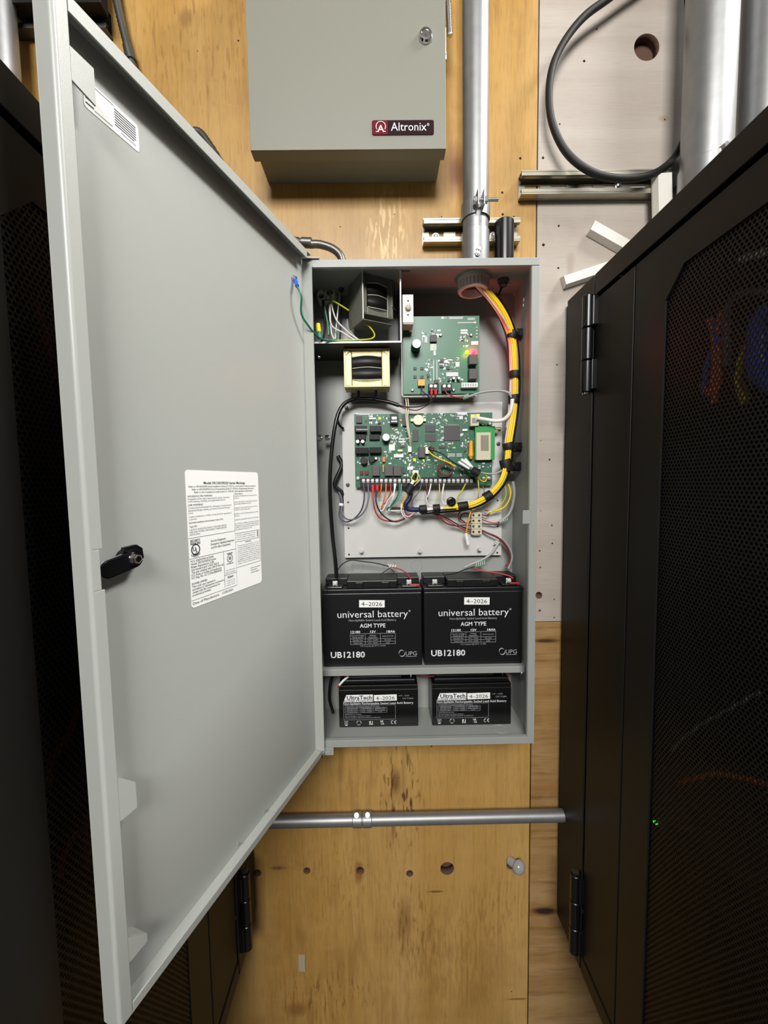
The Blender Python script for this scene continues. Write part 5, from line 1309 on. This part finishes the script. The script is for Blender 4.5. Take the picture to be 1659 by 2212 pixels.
# harnesses on the lower board
W('yellow wire of the harness plugged into the middle of the lower board', [(925, 974, YC - .006), (936, 984, -.044), (952, 992, -.050), (968, 999, -.050), (984, 1008, -.048)], .0013, 'yellow')
W('black wire of the harness plugged into the middle of the lower board', [(925, 970, YC - .006), (938, 974, -.046), (955, 980, -.052), (972, 994, -.054), (988, 1004, -.052), (1010, 1014, -.050), (1026, 1020, -.048)], .0013, 'black')
W('maroon wire ends beside the white plug of the lower board', [(926, 968, YC - .006), (932, 966, -.042), (938, 970, -.042)], .0020, 'maroon')
W('red black wire coiled in a ring on the lower board', [(962 + 15 * math.cos(a * .55), 1013 + 13 * math.sin(a * .55) + (1.2 if a > 11 else 0), -.038 - .0004 * a) for a in range(24)], .0016, 'maroon', sub=3)
wl = thing('wire_splice', 'white crimp connectors bundled by a black wrap on the lower board', 'connector', P(1012, 1005, -.05))
for k, (a, b3) in enumerate((((990, 998, -.050), (1014, 1012, -.052)), ((996, 992, -.054), (1018, 1008, -.056)), ((1004, 991, -.050), (1020, 1010, -.050)))): MB().cyl(P(*a), P(*b3), .0026, 12, 0, r1=.0030).build('crimp', 'white', wl)
q = P(1027, 1020, -.055); u = Vector((.75, 0, -.45)).normalized(); MB().rev(q - u * .007, u, [(0, .0072), (.001, .008), (.013, .008), (.014, .0072)], 20).build('wrap', 'tape_black', wl)
W('yellow loop of wire right of the black wrap on the lower board', [(1030, 1020, -.052), (1044, 1022, -.050), (1052, 1030, -.046), (1048, 1040, -.042), (1038, 1037, -.044), (1032, 1026, -.050)], .0012, 'yellow')
W('thin grey cable from the black wrap to the side bundle', [(1034, 1020, -.052), (1052, 1023, -.050), (1070, 1023, -.052), (1083, 1017, -.054), (1090, 1010, -.055)], .0015, 'grey_wire', 'cable', 'cable')
wl2 = thing('wire_splice', 'black wrapped splice with a white plug on the left middle of the lower board', 'connector', P(885, 1056, -.05))
q = P(885, 1056, -.05); u = Vector((.45, 0, .75)).normalized(); MB().rev(q - u * .009, u, [(0, .0072), (.001, .008), (.017, .008), (.018, .0072)], 20).build('wrap', 'tape_black', wl2)
MB().cyl(P(889, 1046, -.050), P(893, 1038, -.048), .0032, 12).build('crimp', 'white', wl2)
rbox(MB(), 891, 1016, 904, 1024, YC - .006, .006, 0, .0006).build('plug', 'white', wl2)
W('yellow wire loop at the white plug of the black wrapped splice', [(895, 1022, -.040), (889, 1032, -.048), (892, 1042, -.050), (901, 1036, -.050), (903, 1024, -.042)], .0013, 'yellow_green')
W('black wire beside the yellow loop of the black wrapped splice', [(899, 1022, -.040), (894, 1031, -.046), (896, 1040, -.048)], .0018, 'black')
W('pink wire behind the black wrapped splice', [(905, 1026, -.038), (907, 1036, -.042), (898, 1046, -.044), (892, 1052, -.044)], .0010, 'pink')
W('yellow wire below the black wrap entering the dark cable bend', [(881, 1066, -.048), (874, 1078, -.046), (870, 1088, -.042), (871, 1100, -.038)], .0013, 'yellow')
W('dark blue cable bend left of the cable bundle', [(888, 1064, -.046), (884, 1078, -.046), (876, 1090, -.046), (882, 1100, -.044), (900, 1101, -.043), (912, 1101, -.042)], .0044, 'blue_dark', 'cable', 'cable', n=10)
W('black cable end sticking out left of the bundle', [(905, 1101, -.040), (880, 1100, -.038), (858, 1098, -.036), (843, 1098, -.035)], .0026, 'black', 'cable', 'cable')
W('white wire hanging below the dark blue cable bend', [(868, 1088, -.040), (867, 1100, -.042), (871, 1114, -.042), (880, 1119, -.040), (890, 1112, -.040), (906, 1103, -.040)], .0013, 'white_wire')
W('pink wire hanging below the dark blue cable bend', [(870, 1096, -.036), (874, 1112, -.044), (884, 1116, -.044), (896, 1106, -.043), (910, 1101, -.043)], .0013, 'pink')
# towards the ivory strip
W('red wire running from the bundle to the ivory strip', [(930, 1108, -.038), (948, 1114, -.036), (966, 1124, -.034), (990, 1138, -.032), (1018, 1150, YP - .008)], .0013, 'red_wire')
W('black wire running with the red one to the ivory strip', [(926, 1106, -.036), (946, 1111, -.034), (968, 1121, -.032), (994, 1136, -.030), (1018, 1146, YP - .008)], .0012, 'black')
W('slack maroon wire sagging under the red and black pair', [(948, 1104, -.036), (952, 1118, -.036), (964, 1130, -.036), (986, 1136, -.034), (1004, 1134, -.032), (1018, 1136, YP - .008)], .0012, 'maroon')
W('dark wire looping left of the ivory strip', [(1001, 1098, -.040), (990, 1112, -.036), (994, 1126, -.032), (1008, 1130, -.030), (1018, 1125, YP - .008)], .0011, 'maroon')
W('black wire arching onto the top of the ivory strip', [(1004, 1128, -.028), (994, 1120, -.030), (1000, 1110, -.034), (1010, 1109, -.032), (1018, 1112, YP - .008)], .0011, 'black')
W('yellow wire hanging with a white capped end', [(1019, 1098, -.036), (1014, 1116, -.040), (1010, 1134, -.040), (1007, 1153, -.038)], .0013, 'amber', parts=[('end_cap', (1006.5, 1152, -.038), (1011.5, 1177, -.038), .0030, 'white')])
W('thick grey cable bending down right of the ivory strip', [(1108, 1040, -.044), (1111, 1065, -.042), (1107, 1092, -.038), (1098, 1112, -.034), (1080, 1127, -.030)], .0026, 'grey_wire', 'cable', 'cable', n=10)
W('yellow wire curving right of the ivory strip', [(1098, 1046, -.046), (1103, 1064, -.044), (1098, 1084, -.040), (1086, 1098, -.036), (1068, 1104, -.032), (1054, 1106, -.030)], .0016, 'yellow')
W('second yellow wire curving just inside the first', [(1091, 1050, -.046), (1093, 1066, -.042), (1089, 1080, -.038), (1076, 1098, -.034), (1056, 1108, -.030)], .0014, 'yellow_green')
W('red wire leaving the ivory strip to the right', [(1041, 1122, YP - .008), (1054, 1127, -.028), (1068, 1130, -.030), (1080, 1128, -.030)], .0011, 'red_wire')
W('black wire leaving the ivory strip to the right', [(1041, 1132, YP - .008), (1056, 1132, -.026), (1072, 1133, -.028), (1080, 1130, -.029)], .0011, 'black')
W('dark wires curling up from the top of the ivory strip', [(1041, 1112, YP - .008), (1052, 1114, -.028), (1058, 1106, -.030), (1048, 1102, -.028)], .0012, 'maroon')
W('brown cable from the bottom of the ivory strip sweeping down right', [(1041, 1146, YP - .008), (1054, 1152, -.028), (1076, 1162, -.030), (1092, 1178, -.030), (1101, 1198, -.030), (1100, 1214, -.030), (1092, 1224, -.030)], .0020, 'maroon', 'cable', 'cable')
W('grey cable from the brown cable down to the pale coil', [(1082, 1166, -.024), (1072, 1180, -.026), (1062, 1195, -.028), (1044, 1208, -.028), (1020, 1218, -.028), (1003, 1226, -.028)], .0022, 'grey_wire', 'cable', 'cable')
W('grey sheath sweeping along the right side below the strip', [(1086, 1164, -.026), (1100, 1182, -.028), (1106, 1204, -.028), (1098, 1228, -.028)], .0022, 'grey_wire', 'cable', 'cable')
W('thin black wire arching from the left battery cable over the batteries', [(728, 1235, -.058), (738, 1220, -.050), (758, 1210, -.040), (785, 1213, -.034), (815, 1217, -.032), (840, 1224, -.030)], .0011, 'black')
W('red wire from the white coil to the left battery terminal', [(842, 1224, -.030), (862, 1229, -.038), (878, 1238, -.046), (888, 1252, -.058)], .0011, 'red_wire')
W('short black wire crossing the lid of the left large battery', [(820, 1242, -.040), (832, 1234, -.038), (842, 1228, -.034), (852, 1236, -.038)], .0009, 'black')
W('red wire over the lid of the right large battery', [(1022, 1226, -.030), (1040, 1233, -.036), (1070, 1237, -.042), (1100, 1244, -.052), (1108, 1250, -.058)], .0015, 'red_wire')
W('black wire over the lid of the right large battery', [(1026, 1224, -.030), (1005, 1230, -.034), (985, 1238, -.046), (962, 1242, -.052)], .0010, 'black')
W('red wire slung between the two small batteries under the shelf', [(890, 1455, -.050), (915, 1460, -.052), (950, 1460, -.052), (990, 1458, -.052), (1015, 1452, -.050)], .0012, 'red_wire')
W('red wire at the right end under the shelf', [(1083, 1450, -.050), (1096, 1454, -.052), (1098, 1462, -.050)], .0014, 'red_wire')
W('black cable beside the left small battery under the shelf', [(722, 1450, -.040), (714, 1475, -.044), (712, 1510, -.046), (720, 1540, -.044)], .0028, 'black', 'cable', 'cable')
W('white wire end with a red tip beside the left small battery', [(752, 1462, -.060), (742, 1470, -.066), (733, 1480, -.068)], .0022, 'white_wire', parts=[('tip', (734, 1479, -.068), (729, 1487, -.069), .0014, 'red')])
# compartment wiring
for (x, y, r, lab) in ((694, 625, .0085, 'left hole'), (696, 645, .0080, 'lower hole'), (714, 638, .0085, 'right hole')):
    q = P(x, y, -.012); o = thing('cable_bushing', 'round grey bushing in the compartment back, ' + lab, 'bushing', (q.x, -.003, q.z), 'bushings in the compartment')
    MB().rev((q.x, -.0032, q.z), (0, -1, 0), [(0, r + .0025), (.010, r + .0022), (.022, r), (.022, r - .002), (.002, r - .0025)], 22, caps=False).build('ring', 'white', o); MB().rev((q.x, -.0036, q.z), (0, -1, 0), [(0, r - .002), (.0004, r - .002)], 20).build('hole', 'black', o)
gW = 'wires in the transformer compartment'
W('white wire farthest left in the transformer compartment', [(712, 630, -.016), (713, 655, -.040), (714, 690, -.052), (716, 718, -.058), (722, 733, -.060)], .0013, 'white_wire', group=gW)
W('white wire arching from the right bushing to the yellow wire', [(716, 632, -.016), (717, 660, -.044), (726, 690, -.056), (744, 710, -.064), (760, 724, -.070), (774, 734, -.074)], .0013, 'white_wire', group=gW)
W('white wire sweeping low in the transformer compartment', [(712, 640, -.018), (712, 680, -.050), (718, 705, -.060), (740, 718, -.068), (762, 732, -.074), (780, 737, -.078)], .0013, 'white_wire', group=gW)
W('white wire dropping straight beside the dark one in the compartment', [(736, 622, -.018), (731, 660, -.040), (727, 700, -.050), (724, 733, -.056)], .0012, 'white_wire', group=gW)
W('green wire falling from the threaded stud in the compartment', [(737, 625, -.020), (737, 640, -.030), (733, 655, -.034), (729, 690, -.044), (728, 732, -.052)], .0012, 'mint', group=gW)
W('dark wire bundle left of the white wires in the compartment', [(696, 645, -.018), (699, 668, -.044), (702, 700, -.056), (699, 728, -.062), (694, 738, -.066)], .0018, 'black', group=gW)
W('pale green wire beside the dark wire bundle in the compartment', [(699, 646, -.018), (703, 672, -.046), (708, 700, -.056), (710, 724, -.060)], .0016, 'mint', group=gW)
W('dark wire straight down near the transformer bracket', [(739, 640, -.012), (737, 680, -.020), (734, 735, -.030)], .0014, 'black', group=gW)
W('yellow green wire from the lower bushing to the transformer bracket', [(700, 647, -.018), (718, 650, -.050), (735, 659, -.064), (754, 671, -.070)], .0014, 'yellow_green', group=gW)
W('yellow green wire curling along the floor of the compartment', [(787, 697, -.066), (800, 708, -.072), (809, 722, -.076), (804, 731, -.080), (785, 734, -.084), (750, 735, -.086), (715, 736, -.088), (700, 734, -.088)], .0014, 'yellow_green', group=gW)
W('thin white wire under the transformer in the compartment', [(750, 690, -.050), (752, 708, -.058), (766, 726, -.066), (778, 735, -.072)], .0009, 'grey_wire', group=gW)
W('dark lead from the transformer bracket to the divider wall', [(848, 663, -.060), (856, 672, -.056), (864, 678, -.040)], .0014, 'black', group=gW)
q = P(737, 612, -.03); sd = thing('threaded_stud', 'threaded grounding stud on the compartment ceiling', 'stud', (q.x, -.03, q.z)); MB().cyl((q.x, -.03, q.z + .012), (q.x, -.03, q.z - .006), .0022, 12).build('stud', 'steel', sd)
MB().cyl((q.x, -.03, q.z - .004), (q.x, -.03, q.z - .014), .0052, 6, 0).build('nut', 'darksteel', sd)
# door ground wire
pts = [DV(.0300, .3600, .006), DV(.0350, .3500, .010), DV(.0335, .3350, .016), P(651, 678, -.150), P(668, 706, -.136), P(683, 724, -.122), P(694, 732, -.110), P(712, 736, -.098), P(745, 738, -.094), P(775, 736, -.0925)]
gw = MB().tube(pts, .0016, 10).build('ground_wire', 'green_wire'); tag(gw, 'green ground wire from the door to the transformer compartment', 'wire')
c = MB(); a = DV(.0296, .3650, .002); c.rev(a, nrm, [(0, .0045), (.0010, .0044)], 16); c.rev(a + nrm * .001, nrm, [(0, .0034), (.003, .0030), (.003, 0)], 6); c.build('ring_lug', 'steel', gw)
MB().cyl(DV(.0300, .3618, .005), DV(.0345, .3500, .010), .0030, 12).build('blue_sleeve', 'blue', gw)
MB().cyl(P(687, 700, -.100), P(689, 718, -.104), .0038, 14, 0, ch=.0006).build('yellow_sleeve', 'yellow', gw); MB().cyl(P(689, 718, -.104), P(690, 731, -.106), .0034, 14).build('green_sleeve', 'green_wire', gw)
W('thin black wire from the gland to the cable bundle', [(1087, 612, -.055), (1080, 630, -.050), (1073, 645, -.046), (1068, 655, -.044)], .0018, 'black')
